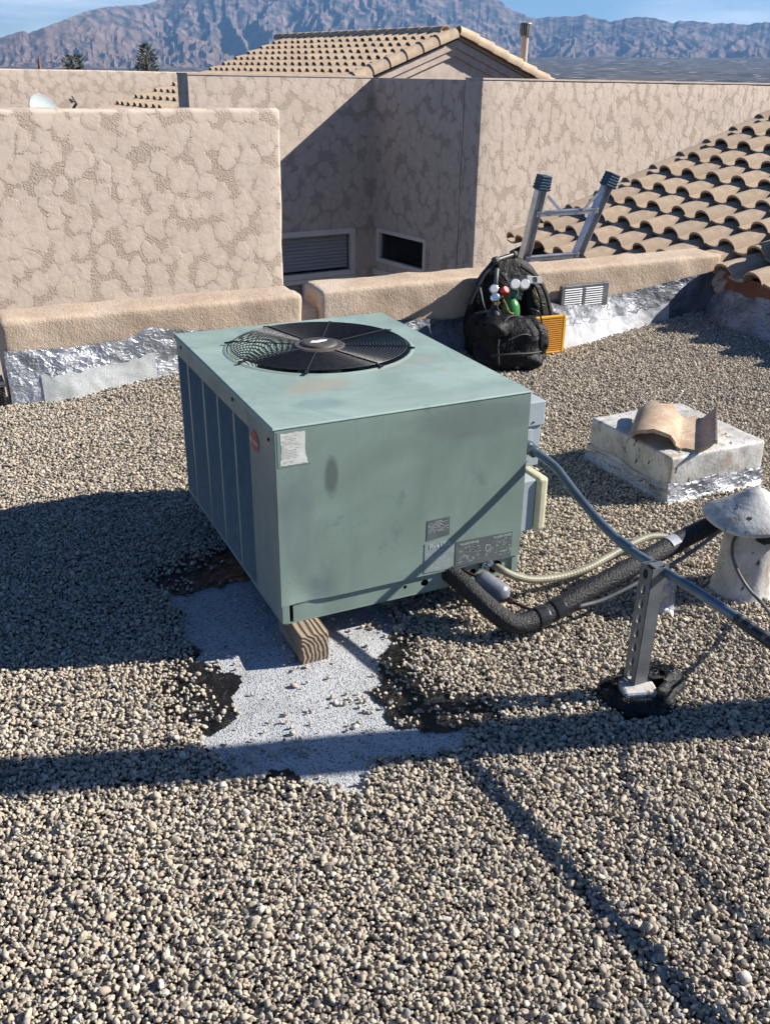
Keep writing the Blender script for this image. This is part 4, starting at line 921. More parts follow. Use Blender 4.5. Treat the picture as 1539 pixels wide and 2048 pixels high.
MB().lathe((fcx, fcy, UZ1 - .20), [(.07, 0), (.075, .02), (.075, .16), (.05, .185)], 24).obj('motor', 'coil', ac)
for k in range(3):
    v = []; f = []
    for i in range(9):
        t_ = i / 8; r_ = .06 + .225 * t_
        for j in range(5):
            a = 2 * math.pi * k / 3 + (j / 4 - .5) * (1.05 + .2 * t_) + .25 * t_ + 1.1; v.append((fcx + r_ * math.cos(a), fcy + r_ * math.sin(a), UZ1 - .12 + (j / 4 - .5) * .055))
    for i in range(8):
        for j in range(4): a = i * 5 + j; f.append((a, a + 1, a + 6, a + 5))
    obj('fan_blade', v, f, 'coil', ac, smooth=True)
MB().box(UX0 + .035, UX1 - .01, UY0 + .03, UY1 - .02, .30, .302).obj('inner_deck', 'coil', ac)

# labels on the unit
def sticker(name, pts, y, mat, jag=0, seed=0):
    P = []
    rg = random.Random(seed)
    for i in range(len(pts)):
        a, b_ = pts[i], pts[(i + 1) % len(pts)]; n_ = 10 if jag else 1
        for j in range(n_): t_ = j / n_; P.append((a[0] + (b_[0] - a[0]) * t_ + rg.uniform(-jag, jag), a[1] + (b_[1] - a[1]) * t_ + rg.uniform(-jag, jag)))
    v = [(p[0], y, p[1]) for p in P] + [(p[0], y + .0005, p[1]) for p in P]; n_ = len(P)
    return obj(name, v, [tuple(range(n_))] + [(i, n_ + i, n_ + (i + 1) % n_, (i + 1) % n_) for i in range(n_)], mat, ac)
def print_lines(parent, x0, x1, zs, y, mat, seed, gap=.25, th=.0013, ragged=.3):
    rg = random.Random(seed); mb = MB()
    for z in zs:
        x = x0; end = x1 - rg.random() * ragged * (x1 - x0)
        while x < end:
            w_ = rg.uniform(.003, .011); w2 = min(w_, end - x)
            if rg.random() > gap: mb.add([(x, y, z - th / 2), (x + w2, y, z - th / 2), (x + w2, y, z + th / 2), (x, y, z + th / 2)], [(0, 1, 2, 3)])
            x += w_ + .0022
    o = obj('printing', mb.v, mb.f, mat, ac); o.parent = parent; o['kind'] = 'stuff'; return o
YF = UY0 - .0016
st = sticker('label_backing', [(.768, .588), (.862, .588), (.862, .688), (.768, .690)], YF + .0005, 'paint', .0)
st = sticker('wiring_label', [(.775, .593), (.853, .592), (.846, .625), (.847, .684), (.777, .684), (.779, .64)], YF, 'paper', .0013, 3)
print_lines(st, .780, .838, [.676 - .0045 * i for i in range(15)], YF - .0004, 'inkgrey', 5)
print_lines(st, .783, .822, [.599, .603], YF - .0004, 'inkgrey', 6)
st = sticker('dark_label', [(1.226, .274), (1.303, .281), (1.303, .341), (1.226, .341)], YF, 'label_dark')
print_lines(st, 1.230, 1.299, [.334 - .0048 * i for i in range(8)], YF - .0004, 'chalk', 8, .3, .0014)
st = sticker('refrigerant_label', [(1.220, .165), (1.322, .160), (1.323, .262), (1.220, .265)], YF, 'label_grey', .0006, 4)
M4 = Matrix.Translation((1.272, YF - .0006, .250)) @ Matrix.Rotation(R(90), 4, 'X')
o = text_obj('lettering', 'R-410A', .023, 'chalk', ac, M4, squeeze=1.05); o.parent = st
print_lines(st, 1.224, 1.318, [.232 - .0048 * i for i in range(14)], YF - .0004, 'chalk', 9, .25, .0013)
st = sticker('warning_label', [(1.328, .162), (1.530, .153), (1.530, .245), (1.328, .250)], YF, 'label_dark', .0003, 5)
for x_, w_ in ((1.375, 'WARNING'), (1.492, 'WARNING')):
    o = text_obj('lettering', w_, .0115, 'chalk', ac, Matrix.Translation((x_, YF - .0006, .236)) @ Matrix.Rotation(R(90), 4, 'X'), squeeze=1.2); o.parent = st
# what is left of the worn print: flecks and scraps
rg = random.Random(12); mb = MB()
for (xa, xb_, n_) in ((1.338, 1.412, 46), (1.432, 1.455, 16), (1.466, 1.524, 40)):
    for _ in range(n_):
        x, z = rg.uniform(xa, xb_), rg.uniform(.170, .225); L_ = rg.uniform(.002, .011); h = rg.uniform(.0006, .0017); s_ = rg.uniform(-.35, .5)
        mb.add([(x, YF - .0004, z), (x + L_, YF - .0004, z + s_ * L_), (x + L_ * .8, YF - .0004, z + s_ * L_ + h), (x + .1 * L_, YF - .0004, z + h)], [(0, 1, 2, 3)])
for k in range(16): 
    a = 2 * math.pi * k / 16; b_ = a + .3; mb.add([(1.444 + .010 * math.cos(a), YF - .0004, .205 + .012 * math.sin(a)), (1.444 + .010 * math.cos(b_), YF - .0004, .205 + .012 * math.sin(b_)), (1.444 + .008 * math.cos(b_), YF - .0004, .205 + .010 * math.sin(b_)), (1.444 + .008 * math.cos(a), YF - .0004, .205 + .010 * math.sin(a))], [(0, 1, 2, 3)])
o = obj('printing', mb.v, mb.f, 'chalk', ac); o.parent = st; o['kind'] = 'stuff'
# red oval maker's badge on the left side
bc_y, bc_z = 2.462, .606; N2 = 28
def oval(ry, rz, x): return [(x, bc_y + ry * math.cos(2 * math.pi * k / N2), bc_z + rz * math.sin(2 * math.pi * k / N2)) for k in range(N2)]
bd = obj('badge', oval(.036, .034, UX0 - .0022), [tuple(range(N2))], 'logo_pink', ac)
o = obj('badge_field', oval(.033, .031, UX0 - .0026), [tuple(range(N2))], 'logo_red', ac); o.parent = bd
MT = Matrix(((0, 0, -1, UX0 - .0032), (-1, 0, 0, bc_y), (0, 1, 0, bc_z), (0, 0, 0, 1)))
o = text_obj('lettering', 'Rheem', .0245, 'logo_text', ac, MT, extr=.0008); o.parent = bd

# timber blocks the unit stands on
for k, (xa, lab) in enumerate(((.790, 'weathered timber block under the near left corner of the air conditioner'), (.93, 'timber block deep in the shade under the back of the air conditioner'))):
    ya = 2.214 if k == 0 else 2.95
    tb = Thing('timber_block', lab, 'timber', (xa, ya, 0), group='timber blocks under the unit')
    o = bevelled(MB().box(xa, xa + (.087 if k == 0 else .5), ya, ya + (.20 if k == 0 else .09), -.008, .0885).obj('block', 'wood', tb), .004)
# debris brick beside the drier
rk = Thing('stone', 'pale rough stone half buried under the filter drier', 'stone', (1.51, 2.14, 0))
bm_ = bmesh.new(); bmesh.ops.create_icosphere(bm_, subdivisions=3, radius=1)
for v_ in bm_.verts: v_.co = Vector((1.515 + v_.co.x * .034, 2.135 + v_.co.y * .030, .018 + v_.co.z * .034)) + v_.co * (float(fbm(v_.co.x * 2 + 3, v_.co.y * 2 + v_.co.z * 2, 5, 3)) - .5) * .03
obj('body', [tuple(v_.co) for v_ in bm_.verts], [tuple(q.index for q in f_.verts) for f_ in bm_.faces], 'stucco_plain', rk); bm_.free()

# ------------------------------------------------------------------ electrical boxes on the right side
eb = Thing('disconnect_box', 'grey enamelled electrical box on the right side of the air conditioner', 'electrical box', (1.563, 2.36, .42))
bevelled(MB().box(1.5625, 1.660, 2.345, 2.50, .560, .640).obj('hood', 'ebox', eb), .004)
bevelled(MB().box(1.5625, 1.652, 2.352, 2.49, .425, .558).obj('case', 'ebox', eb), .003)
bevelled(MB().box(1.566, 1.618, 2.347, 2.3515, .445, .552).obj('cover_plate', 'ebox', eb), .002)
MB().lathe((1.582, 2.3465, .535), [(.004, 0), (.003, .002)], 8, axis=(0, -1, 0)).obj('screw', 'coil', eb); MB().lathe((1.618, 2.3445, .575), [(.004, 0), (.003, .002)], 8, axis=(0, -1, 0)).obj('screw', 'coil', eb)
cb2 = Thing('capped_junction_box', 'cream plastic cap over a grey box low on the air conditioner right side', 'junction box', (1.563, 2.34, .2))
bevelled(MB().box(1.5625, 1.628, 2.318, 2.48, .215, .392).obj('case', 'ebox', cb2), .004)
v = []; P = [(.0, .0), (.0, .14), (.02, .178), (.05, .195), (.165, .195), (.165, .0)]
bevelled(MB().box(1.630, 1.668, 2.305, 2.495, .212, .398).obj('cap', 'cream', cb2), .012, 3)

# ------------------------------------------------------------------ pipes
cd = Thing('rigid_conduit', 'blue grey metal conduit rising from the support post to the electrical box', 'conduit', (1.6, 2.3, 0))
CP = [(1.600, 2.345, .497), (1.602, 2.30, .497), (1.618, 2.255, .482), (1.626, 2.21, .468), (1.622, 2.16, .453), (1.612, 2.05, .424), (1.604, 1.94, .402), (1.602, 1.86, .389), (1.602, 1.80, .385), (1.606, 1.71, .385), (1.602, 1.53, .393), (1.604, 1.38, .390)]
MB().tube(smoothpath(CP, 6), .0128, 14).obj('pipe', 'conduit', cd, smooth=True)
MB().lathe((1.6, 2.345, .497), [(.023, 0), (.023, .012), (.017, .014), (.017, .035), (.020, .037), (.020, .045), (.014, .047)], 16, axis=(0, -1, 0)).obj('fitting', 'conduit', cd)
MB().lathe((1.6045, 1.87, .3905), [(.0142, 0), (.0142, .06)], 16, axis=Vector((0, -1, -.05))).obj('coupling', 'conduit', cd)
MB().tube(smoothpath([(1.604, 1.42, .3905), (1.604, 1.30, .387), (1.62, 1.0, .385), (1.66, .62, .385), (1.68, .1, .38), (1.69, -.3, .37)], 5), .0150, 14).obj('taped_sleeve', 'wire', cd, smooth=True)
for y in (1.405, 1.375, 1.33, 1.28): MB().lathe((1.6045, y, .3905), [(.0155, 0), (.0155, .010)], 14, axis=(0, -1, -.02)).obj('tape_band', 'lead', cd)
# slotted channel post
px, py, pr = 1.574, 1.700, .0225; ph = .402
ps = Thing('channel_post', 'slotted galvanised channel post holding up the conduit, standing on a tarred block', 'post', (px, py, 0))
lean = Matrix.Translation((px, py, 0)) @ Matrix.Rotation(R(1.2), 4, 'Y') @ Matrix.Rotation(R(0), 4, 'X')
def LV(vs): return [tuple(lean @ Vector(q)) for q in vs]
web = MB(); ncell = 8; z0 = .045; dz = (ph - z0) / ncell
for i in range(ncell):
    zc = z0 + dz * (i + .5); vv, ff = holed(0, zc, pr, dz / 2, .0095, .0150, 20)
    web.add([(-pr, -p[0], p[1]) for p in vv], [q[::-1] for q in ff]); web.add([(-pr + .0025, -p[0], p[1]) for p in vv], ff)
    n_ = 20; iv = vv[n_:]; web.add([(-pr, -p[0], p[1]) for p in iv] + [(-pr + .0025, -p[0], p[1]) for p in iv], [(k, (k + 1) % n_, n_ + (k + 1) % n_, n_ + k) for k in range(n_)])
obj('slotted_web', LV(web.v), web.f, 'steel', ps)
fl_ = MB().box(-pr + .003, pr, -pr, -pr + .0025, z0, ph).box(-pr + .003, pr, pr - .0025, pr, z0, ph).box(pr - .0025, pr, -pr + .003, -pr + .010, z0, ph).box(pr - .0025, pr, pr - .010, pr - .003, z0, ph)
obj('flange', LV(fl_.v), fl_.f, 'steel', ps)
cl_ = MB().box(-.004, .036, -.016, .016, ph - .006, ph - .002).box(.020, .036, -.018, -.014, ph - .05, ph + .006).lathe((.030, -.020, ph - .012), [(.006, 0), (.006, .006)], 8, axis=(0, -1, 0))
obj('pipe_clamp', LV(cl_.v), cl_.f, 'steel', ps)
# tarred block under it
bk = Thing('tarred_block', 'white topped block smothered in glossy black roof tar under the channel post', 'block', (1.6, 1.69, 0))
bevelled(MB().box(-.056, .040, -.050, .040, -.02, .044).obj('block', 'white_dirty', None), .008)
blk = bpy.data.objects['block'] if False else [o for o in bpy.data.objects if o.name.startswith('block') and o.parent is None][0]
blk.parent = bk.o; blk.location = (-.02, 0, 0); blk.rotation_euler = (0, 0, R(-18))
v = []; f = []; NA, NB = 56, 9
for j in range(NB):
    t_ = j / (NB - 1)
    for i in range(NA):
        a = 2 * math.pi * i / NA; nzv = float(fbm(math.cos(a) * 2 + 5, math.sin(a) * 2 + t_, 3, 4)) - .5
        Rr = (.060 + .042 * t_ + nzv * .060) ; ex_ = 1.12 + .34 * max(0, math.cos(a - .5)); z = .047 - .06 * t_ ** 1.4 + nzv * .018 + .012 * max(0, math.cos(a - .3)) * (1 - t_)
        if t_ == 0: Rr = .052 + .012 * nzv; z = .049
        # the block's near left corner stays bare
        if math.cos(a - R(215)) > .55: Rr += .020 * (1 - t_) ; z -= .018 * (1 - t_)
        v.append((1.592 + Rr * ex_ * math.cos(a), 1.690 + Rr * .9 * math.sin(a), z))
for j in range(NB - 1):
    for i in range(NA): f.append((j * NA + i, (j + 1) * NA + i, (j + 1) * NA + (i + 1) % NA, j * NA + (i + 1) % NA))
obj('tar', v, f, 'tar', bk, smooth=True)
v = []; f = []
for i in range(20):
    a = 2 * math.pi * i / 20; v.append((1.628 + .042 * math.cos(a) * (1 + .3 * math.sin(3 * a)), 1.712 + .04 * math.sin(a), .049 + .006 * math.sin(2 * a)))
obj('tar_smear', v, [tuple(range(20))], 'tar', bk)

# insulated suction line, in thick black foam
FP = [(1.318, 2.33, .135), (1.322, 2.275, .135), (1.345, 2.19, .112), (1.385, 2.115, .070), (1.425, 2.082, .048), (1.475, 2.078, .046), (1.56, 2.078, .062), (1.73, 2.075, .118), (1.90, 2.075, .168), (2.08, 2.085, .212), (2.20, 2.075, .243), (2.27, 2.06, .250)]
fo_ = Thing('insulated_pipe', 'thick black foam insulated pipe running from the air conditioner to the capped roof pipe', 'pipe', (1.425, 2.082, 0))
PP = smoothpath(FP, 7); MB().tube(PP, [.0295 + .003 * float(fbm(i * .4, 1, 2, 2)) for i in range(len(PP))], 18).obj('foam_sleeve', 'foam', fo_, smooth=True)
for c, d in (((1.56, 2.078, .062), (1, 0, .28)), ((1.50, 2.078, .050), (1, 0, .1)), ((2.205, 2.074, .244), (1, -.1, .2))): MB().lathe(c, [(.0335, 0), (.0345, .004), (.0345, .032), (.0335, .036)], 18, axis=d).obj('tape_wrap', 'wire', fo_, smooth=False)
d = (Vector((2.08, 2.085, .212)) - Vector((1.90, 2.075, .168))).normalized(); tv, tf = [], []
for i in range(2):
    for k in range(7):
        a = R(95 + 14 * k); q = Vector((1.985, 2.079, .188)) + d * (.034 * i); sx_ = d.cross(Vector((0, 0, 1))).normalized(); sz_ = sx_.cross(d); tv.append(q + (sx_ * math.cos(a - R(60)) + sz_ * math.sin(a - R(60))) * .0338)
for k in range(6): tf.append((k, k + 1, 8 + k, 7 + k))
obj('silver_tape', tv, tf, 'tape', fo_)
# liquid line with filter drier
ll = Thing('copper_line', 'thin dark copper liquid line drooping below the foam pipe', 'pipe', (1.5, 2.1, 0))
MB().tube(smoothpath([(1.35, 2.32, .140), (1.372, 2.285, .135), (1.392, 2.25, .128)], 5), .0048, 8).obj('stub', 'copper', ll, smooth=True)
MB().tube(smoothpath([(1.452, 2.158, .083), (1.468, 2.125, .078), (1.50, 2.085, .074), (1.571, 2.060, .072), (1.64, 2.05, .074)], 6), .0052, 8).obj('bare_tube', 'copper', ll, smooth=True)
MB().tube(smoothpath([(1.63, 2.05, .074), (1.728, 2.045, .080), (1.89, 2.04, .125), (1.984, 2.03, .162), (2.074, 2.03, .202), (2.165, 2.04, .238), (2.22, 2.05, .247)], 6), .0062, 8).obj('sleeved_tube', 'lead', ll, smooth=True)
fd = Thing('filter_drier', 'grey cylindrical filter drier in the copper line beside the foam pipe', 'filter', (1.42, 2.2, 0))
A_, B_ = Vector((1.392, 2.262, .128)), Vector((1.452, 2.158, .083)); ax = (B_ - A_).normalized()
MB().lathe(A_ - ax * .002, [(.008, 0), (.012, .006), (.028, .014), (.0335, .026), (.034, .05), (.034, .098), (.031, .110), (.020, .118), (.008, .124), (.0075, .138)], 28, axis=ax).obj('shell', 'drier', fd, smooth=True)
MB().lathe(B_ - ax * .006, [(.010, 0), (.011, .006), (.011, .016), (.008, .020)], 6, axis=ax).obj('flare_nut', 'copper', fd)
sv = Thing('service_valve', 'bright metal service valve at the base rail beside the filter drier', 'valve', (1.43, 2.28, .11))
MB().lathe((1.425, 2.31, .142), [(.012, 0), (.012, .030), (.008, .034), (.008, .046)], 10, axis=(.25, -1, .0)).lathe((1.44, 2.275, .150), [(.008, 0), (.010, .012), (.006, .02)], 8, axis=(.6, -.2, .3)).obj('body', 'chrome', sv)
MB().lathe((1.378, 2.30, .118), [(.007, 0), (.007, .012), (.004, .016)], 8, axis=(0, -1, .2)).obj('service_port', 'chrome', sv)
# tan flexible whip
wh = Thing('flexible_conduit', 'tan ribbed flexible conduit curving from the base rail to behind the foam pipe', 'conduit', (1.6, 2.3, 0))
WP = smoothpath([(1.482, 2.31, .124), (1.50, 2.268, .116), (1.545, 2.262, .090), (1.62, 2.27, .058), (1.73, 2.275, .042), (1.831, 2.282, .045), (1.93, 2.305, .053), (2.031, 2.33, .062), (2.10, 2.345, .066), (2.16, 2.356, .064), (2.22, 2.352, .052), (2.27, 2.32, .03), (2.30, 2.28, .01)], 16)
MB().tube(WP, [.0122 + .0007 * (i % 2) for i in range(len(WP))], 12).obj('ribbed_tube', 'whip', wh)
# thermostat cable hanging from the cap
cbl = Thing('control_cable', 'grey control cable hanging from the roof cap down to the conduit', 'cable', (2.15, 1.9, 0))
KP = [(2.262, 2.045, .238), (2.245, 2.03, .240), (2.205, 2.01, .228), (2.170, 1.995, .205), (2.152, 1.968, .170), (2.160, 1.940, .125), (2.172, 1.90, .085), (2.168, 1.84, .070), (2.06, 1.70, .12), (1.90, 1.56, .19), (1.78, 1.42, .24), (1.72, 1.28, .26), (1.70, 1.1, .27), (1.70, .8, .27), (1.74, .4, .27), (1.76, -.1, .27)]
MB().tube(smoothpath(KP, 6), .0055, 8).obj('cable', 'lead', cbl, smooth=True)
MB().lathe((2.262, 2.045, .238), [(.011, 0), (.011, .02)], 10, axis=(-.6, -.5, .1)).obj('gland', 'dial', cbl)
# small foil wrapped pipe support
sw = Thing('foil_wrapped_support', 'crumpled foil wrapped stub supporting the pipes behind the channel post', 'support', (1.96, 2.03, 0))
v = []; f = []
for j in range(14):
    for i in range(20):
        a = 2 * math.pi * i / 20; t_ = j / 13; q = .028 + .016 * (1 - t_) ** 4 + (float(fbm(math.cos(a) * 3 + 7, math.sin(a) * 3 + t_ * 6, 8, 3)) - .5) * .018; v.append((1.955 + q * math.cos(a), 2.03 + q * math.sin(a), -.01 + .125 * t_))
for j in range(13):
    for i in range(20): f.append((j * 20 + i, j * 20 + (i + 1) % 20, (j + 1) * 20 + (i + 1) % 20, (j + 1) * 20 + i))
f.append(tuple(range(260, 280))); obj('stub', v, f, 'foil', sw)

# ------------------------------------------------------------------ capped roof pipe at the right edge
rc_ = Thing('capped_roof_pipe', 'white coated roof pipe with conical rain cap at the right edge', 'roof pipe', (2.27, 2.03, 0))
v = []; f = []; prof = [(.112, -.01), (.098, .012), (.090, .04), (.086, .10), (.083, .17), (.080, .245)]
for r_, z in prof:
    for i in range(40):
        a = 2 * math.pi * i / 40; q = r_ * (1 + .08 * (float(fbm(math.cos(a) * 3 + 4, math.sin(a) * 3 + z * 9, 3, 3)) - .5) * (2.5 if z < .03 else 1)); v.append((2.275 + q * math.cos(a), 2.025 + q * math.sin(a), z))
for j in range(5):
    for i in range(40): f.append((j * 40 + i, j * 40 + (i + 1) % 40, (j + 1) * 40 + (i + 1) % 40, (j + 1) * 40 + i))
obj('body', v, f, 'white_dirty', rc_, smooth=True)
v = []; f = []; prof = [(.150, .262), (.155, .268), (.150, .276), (.112, .300), (.066, .330), (.03, .356), (.008, .368)]
for r_, z in prof:
    for i in range(48):
        a = 2 * math.pi * i / 48; q = r_ * (1 + .05 * math.cos(2 * a + .6)); v.append((2.268 + q * math.cos(a), 2.022 + q * math.sin(a), z + .006 * math.sin(a * 3) * (r_ > .1)))
for j in range(6):
    for i in range(48): f.append((j * 48 + i, j * 48 + (i + 1) % 48, (j + 1) * 48 + (i + 1) % 48, (j + 1) * 48 + i))
f += [tuple(range(288, 336)), tuple(range(47, -1, -1))]
obj('rain_cap', v, f, 'white_dirty', rc_, smooth=True)
MB().box(2.20, 2.36, 1.90, 1.935, .235, .258).obj('black_sealant', 'tar', rc_); MB().lathe((2.24, 2.065, .244), [(.036, 0), (.040, .02), (.034, .05)], 16, axis=(1, -.1, .15)).obj('black_sealant', 'tar', rc_)

# ------------------------------------------------------------------ white roof kerb with the loose tile
ck = Thing('roof_kerb', 'squat white coated roof kerb with silver foil base, carrying a loose tile', 'kerb', (2.75, 2.93, 0))
rough_box('body', 2.497, 2.985, 2.668, 3.19, -.02, .190, 'white_dirty', ck, r=.012, amp=.007, cell=.03, seed=14)
v = []; f = []; m_ = 9; PER = []
cx0, cx1, cy0, cy1 = 2.494, 2.988, 2.665, 3.193
for a, b_ in (((cx0, cy0), (cx1, cy0)), ((cx1, cy0), (cx1, cy1)), ((cx1, cy1), (cx0, cy1)), ((cx0, cy1), (cx0, cy0))):
    for i in range(44): t_ = i / 44; PER.append((a[0] + (b_[0] - a[0]) * t_, a[1] + (b_[1] - a[1]) * t_, Vector((b_[1] - a[1], a[0] - b_[0])).normalized()))
for i, (x, y, nn) in enumerate(PER):
    for j in range(m_ + 1):
        t_ = j / m_; fl2 = .024 * (1 - t_) ** 3 + .003 + (float(fbm(x * 14 + t_ * 3, y * 14, 6, 4)) - .5) * .012; z = -.015 + (.078 + .03 * float(fbm(x * 8, y * 8, 8, 2))) * t_
        if j == m_: fl2 = .0005
        v.append((x + nn[0] * fl2, y + nn[1] * fl2, z))
n_ = len(PER)
for i in range(n_):
    for j in range(m_): a = i * (m_ + 1) + j; b_ = ((i + 1) % n_) * (m_ + 1) + j; f.append((a, b_, b_ + 1, a + 1))
obj('foil_base', v, f, 'foil', ck)
# loose tile: barrel, pan, raised lip
tl = Thing('loose_roof_tile', 'broken tan roof tile lying on top of the white roof kerb', 'roof tile', (2.66, 2.93, .19))
prof = []; rb_ = .088
for k in range(13): a = math.pi * k / 12; prof.append((-rb_ * math.cos(a), .056 * math.sin(a)))
for k in range(1, 6): t_ = k / 5; prof.append((rb_ + .078 * t_, -.004 + .002 * t_))
prof += [(.178, .004), (.205, .026), (.219, .042), (.227, .044)]
v = []; f = []; m = len(prof); L_ = .30; NS = 8
rg = random.Random(3)
for th_ in (0, .015):
    for s_ in range(NS + 1):
        for k, (y, z) in enumerate(prof):
            x = -L_ / 2 + L_ * s_ / NS
            if s_ == NS: x += .02 * math.sin(k * 1.7) + (.035 if k > 12 else 0)
            if s_ == 0: x += .006 * math.sin(k * 2.3)
            v.append((x, y * (1 - .05 * s_ / NS), z + .016 - th_ + .0))
W_ = (NS + 1) * m
for s_ in range(NS):
    for k in range(m - 1):
        a = s_ * m + k; f += [(a, a + m, a + m + 1, a + 1), (W_ + a, W_ + a + 1, W_ + a + m + 1, W_ + a + m)]
nsm = len(f); fl3 = []
for k in range(m - 1): f += [(k, k + 1, W_ + k + 1, W_ + k), (NS * m + k, W_ + NS * m + k, W_ + NS * m + k + 1, NS * m + k + 1)]
for s_ in range(NS): f += [(s_ * m, W_ + s_ * m, W_ + (s_ + 1) * m, (s_ + 1) * m), (s_ * m + m - 1, (s_ + 1) * m + m - 1, W_ + (s_ + 1) * m + m - 1, W_ + s_ * m + m - 1)]
ML = Matrix.Translation((2.615, 2.915, .194)) @ Matrix.Scale(1.08, 4) @ Matrix.Rotation(R(90 - 44), 4, 'Z') @ Matrix.Scale(-1, 4, (0, 1, 0)) @ Matrix.Rotation(R(-2), 4, 'Y')
v, f = split_ends(v, f, range(nsm, len(f)))
o = obj('tile_body', [tuple(ML @ Vector(p)) for p in v], f, 'tile_loose', tl); o.data.polygons.foreach_set('use_smooth', [i < nsm for i in range(len(f))])
mb = MB(); rg = random.Random(6)
for _ in range(26):
    x, y = rg.gauss(2.78, .09), rg.gauss(2.86, .09)
    if 2.52 < x < 2.96 and 2.69 < y < 3.15: r_ = rg.uniform(.003, .008); mb.lathe((x, y, .193), [(r_, -.004), (r_ * .9, r_ * .5), (r_ * .3, r_ * .9)], 6)
o = mb.obj('mortar_crumbs', 'stucco_plain'); tag(o, 'small tan mortar crumbs scattered round the loose tile on the white kerb', 'debris', kind='stuff')

# flue to the right of the picture; its long shadow crosses the gravel
fl2_ = Thing('tall_flue_pipe', 'tall round metal flue whose long shadow band crosses the gravel in front of the unit', 'pipe', (2.99, 1.10, 0))
MB().lathe((2.99, 1.10, -.02), [(.14, 0), (.12, .05), (.078, .12), (.075, 2.25)], 28).obj('pipe', 'steel', fl2_)

# ================================================================== LADDER
ld = Thing('aluminium_ladder', 'aluminium ladder with blue end caps sticking up behind the right parapet', 'ladder', (3.75, 5.36, -.6))
yl = 5.37; Ltop, Lbot = Vector((3.618, yl, .895)), Vector((3.478, yl + .10, -.10)); Rtop, Rbot = Vector((4.140, yl, .890)), Vector((3.79, yl + .10, -.10))
for a, b_ in ((Ltop, Lbot), (Rtop, Rbot)):
    d = (b_ - a).normalized(); s1 = 1 if a is Ltop else -1
    rl = MB().bar(a, b_, .062, .004, up=(0, -1, 0)).bar(a + Vector((.029, -.026, 0)), b_ + Vector((.029, -.026, 0)), .005, .048, up=(0, -1, 0)).bar(a + Vector((-.029, -.026, 0)), b_ + Vector((-.029, -.026, 0)), .005, .048, up=(0, -1, 0)).bar(a + Vector((.012, -.004, 0)), b_ + Vector((.012, -.004, 0)), .012, .006, up=(0, -1, 0))
    rl.obj('rail', 'alu', ld)
    c_ = MB(); u = -d
    for k in range(5): c_.bar(a - u * (.055 - k * .0) + Vector((0, -.028 - .000 * k, 0)) + u * (.018 * k), a - u * .055 + Vector((0, -.028, 0)) + u * (.018 * k + .0135), .088 - .004 * k, .078, up=(0, -1, 0))
    c_.bar(a - u * .06 + Vector((0, -.028, 0)), a + u * .03 + Vector((0, -.028, 0)), .078, .068, up=(0, -1, 0))
    m_cap = MAT.setdefault('cap_blue', simple('blue_rubber', (.012, .055, .11), (.008, .035, .07), 20, .55))
    bevelled(c_.obj('end_cap', 'cap_blue', ld), .003)
def onrail(a, b_, z): t_ = (a.z - z) / (a.z - b_.z); return a + (b_ - a) * t_
for z in (.690, .405, .12):
    p, q = onrail(Ltop, Lbot, z), onrail(Rtop, Rbot, z); off = Vector((0, -.03, 0)); MB().bar(p + off, q + off, .034, .030, up=(0, -1, 0)).bar(p + off + Vector((0, -.018, .012)), q + off + Vector((0, -.018, .012)), .006, .006).obj('rung', 'alu', ld)
for (p, q) in (((3.655, .80), (3.755, .705)), ((4.085, .84), (3.93, .70))):
    MB().bar((p[0], yl - .035, p[1]), (q[0], yl - .045, q[1]), .018, .004, up=(0, -1, 0)).obj('brace', 'alu', ld)

# ================================================================== TOOL BAGS
def blob(name, c, size, mat, th, seed, p=3.0, amp=.05, taper=0., rot=0, lean=(0, 0), sub=(48, 34), sag=0):
    v = []; f = []; A, B = sub; M_ = Matrix.Rotation(rot, 3, 'Z')
    for j in range(B + 1):
        ph_ = math.pi * j / B - math.pi / 2
        for i in range(A):
            a = 2 * math.pi * i / A; sg = lambda t_, e: math.copysign(abs(t_) ** e, t_)
            e1 = 2 / p; x = sg(math.cos(ph_), e1) * sg(math.cos(a), e1); y = sg(math.cos(ph_), e1) * sg(math.sin(a), e1); z = sg(math.sin(ph_), e1)
            k = 1 - taper * (z + 1) / 2; n_ = float(fbm(x * 2.6 + z * 1.7 + seed, y * 2.6 - z * 2.1, seed, 4)) - .5; r_ = abs(2 * float(vn(x * 4 + z * 2, z * 3 - y * 4, seed + 3)) - 1)
            q = 1 + n_ * amp * 4 - (1 - r_) * amp * .9
            P_ = Vector((x * size[0] * k * q, y * size[1] * k * q, 0)); P_ = M_ @ P_
            zz = z * size[2] * (1 + n_ * amp * 1.5) - sag * (x * x) * size[2] * max(z, 0)
            v.append((c[0] + P_.x + lean[0] * (z + 1), c[1] + P_.y + lean[1] * (z + 1), max(c[2] + zz, .004)))
    for j in range(B):
        for i in range(A): f.append((j * A + i, j * A + (i + 1) % A, (j + 1) * A + (i + 1) % A, (j + 1) * A + i))
    return obj(name, v, f, mat, th, smooth=True)
bp = Thing('tool_backpack', 'tall open black tool backpack with carrying handle leaning on the right parapet', 'backpack', (3.05, 4.8, 0))
blob('back_body', (3.13, 4.87, .26), (.350, .075, .262), 'nylon', bp, 3, 3.0, .035, .50, R(-4), (0.0, .03))
blob('side_pocket', (3.235, 4.76, .22), (.075, .085, .17), 'nylon', bp, 9, 2.8, .05, .35, R(-15), (-.015, .01))
blob('front_pocket', (2.93, 4.74, .13), (.17, .10, .14), 'nylon', bp, 15, 3.0, .05, .05, R(-8))
blob('inner_divider', (2.975, 4.80, .29), (.10, .03, .19), 'nylon', bp, 21, 3.0, .04, .15, R(-20))
MB().tube(smoothpath([(2.80, 4.80, .30), (2.86, 4.80, .42), (2.945, 4.815, .510), (2.972, 4.82, .532)], 5), .016, 10).obj('frame_arm', 'black', bp, smooth=True)
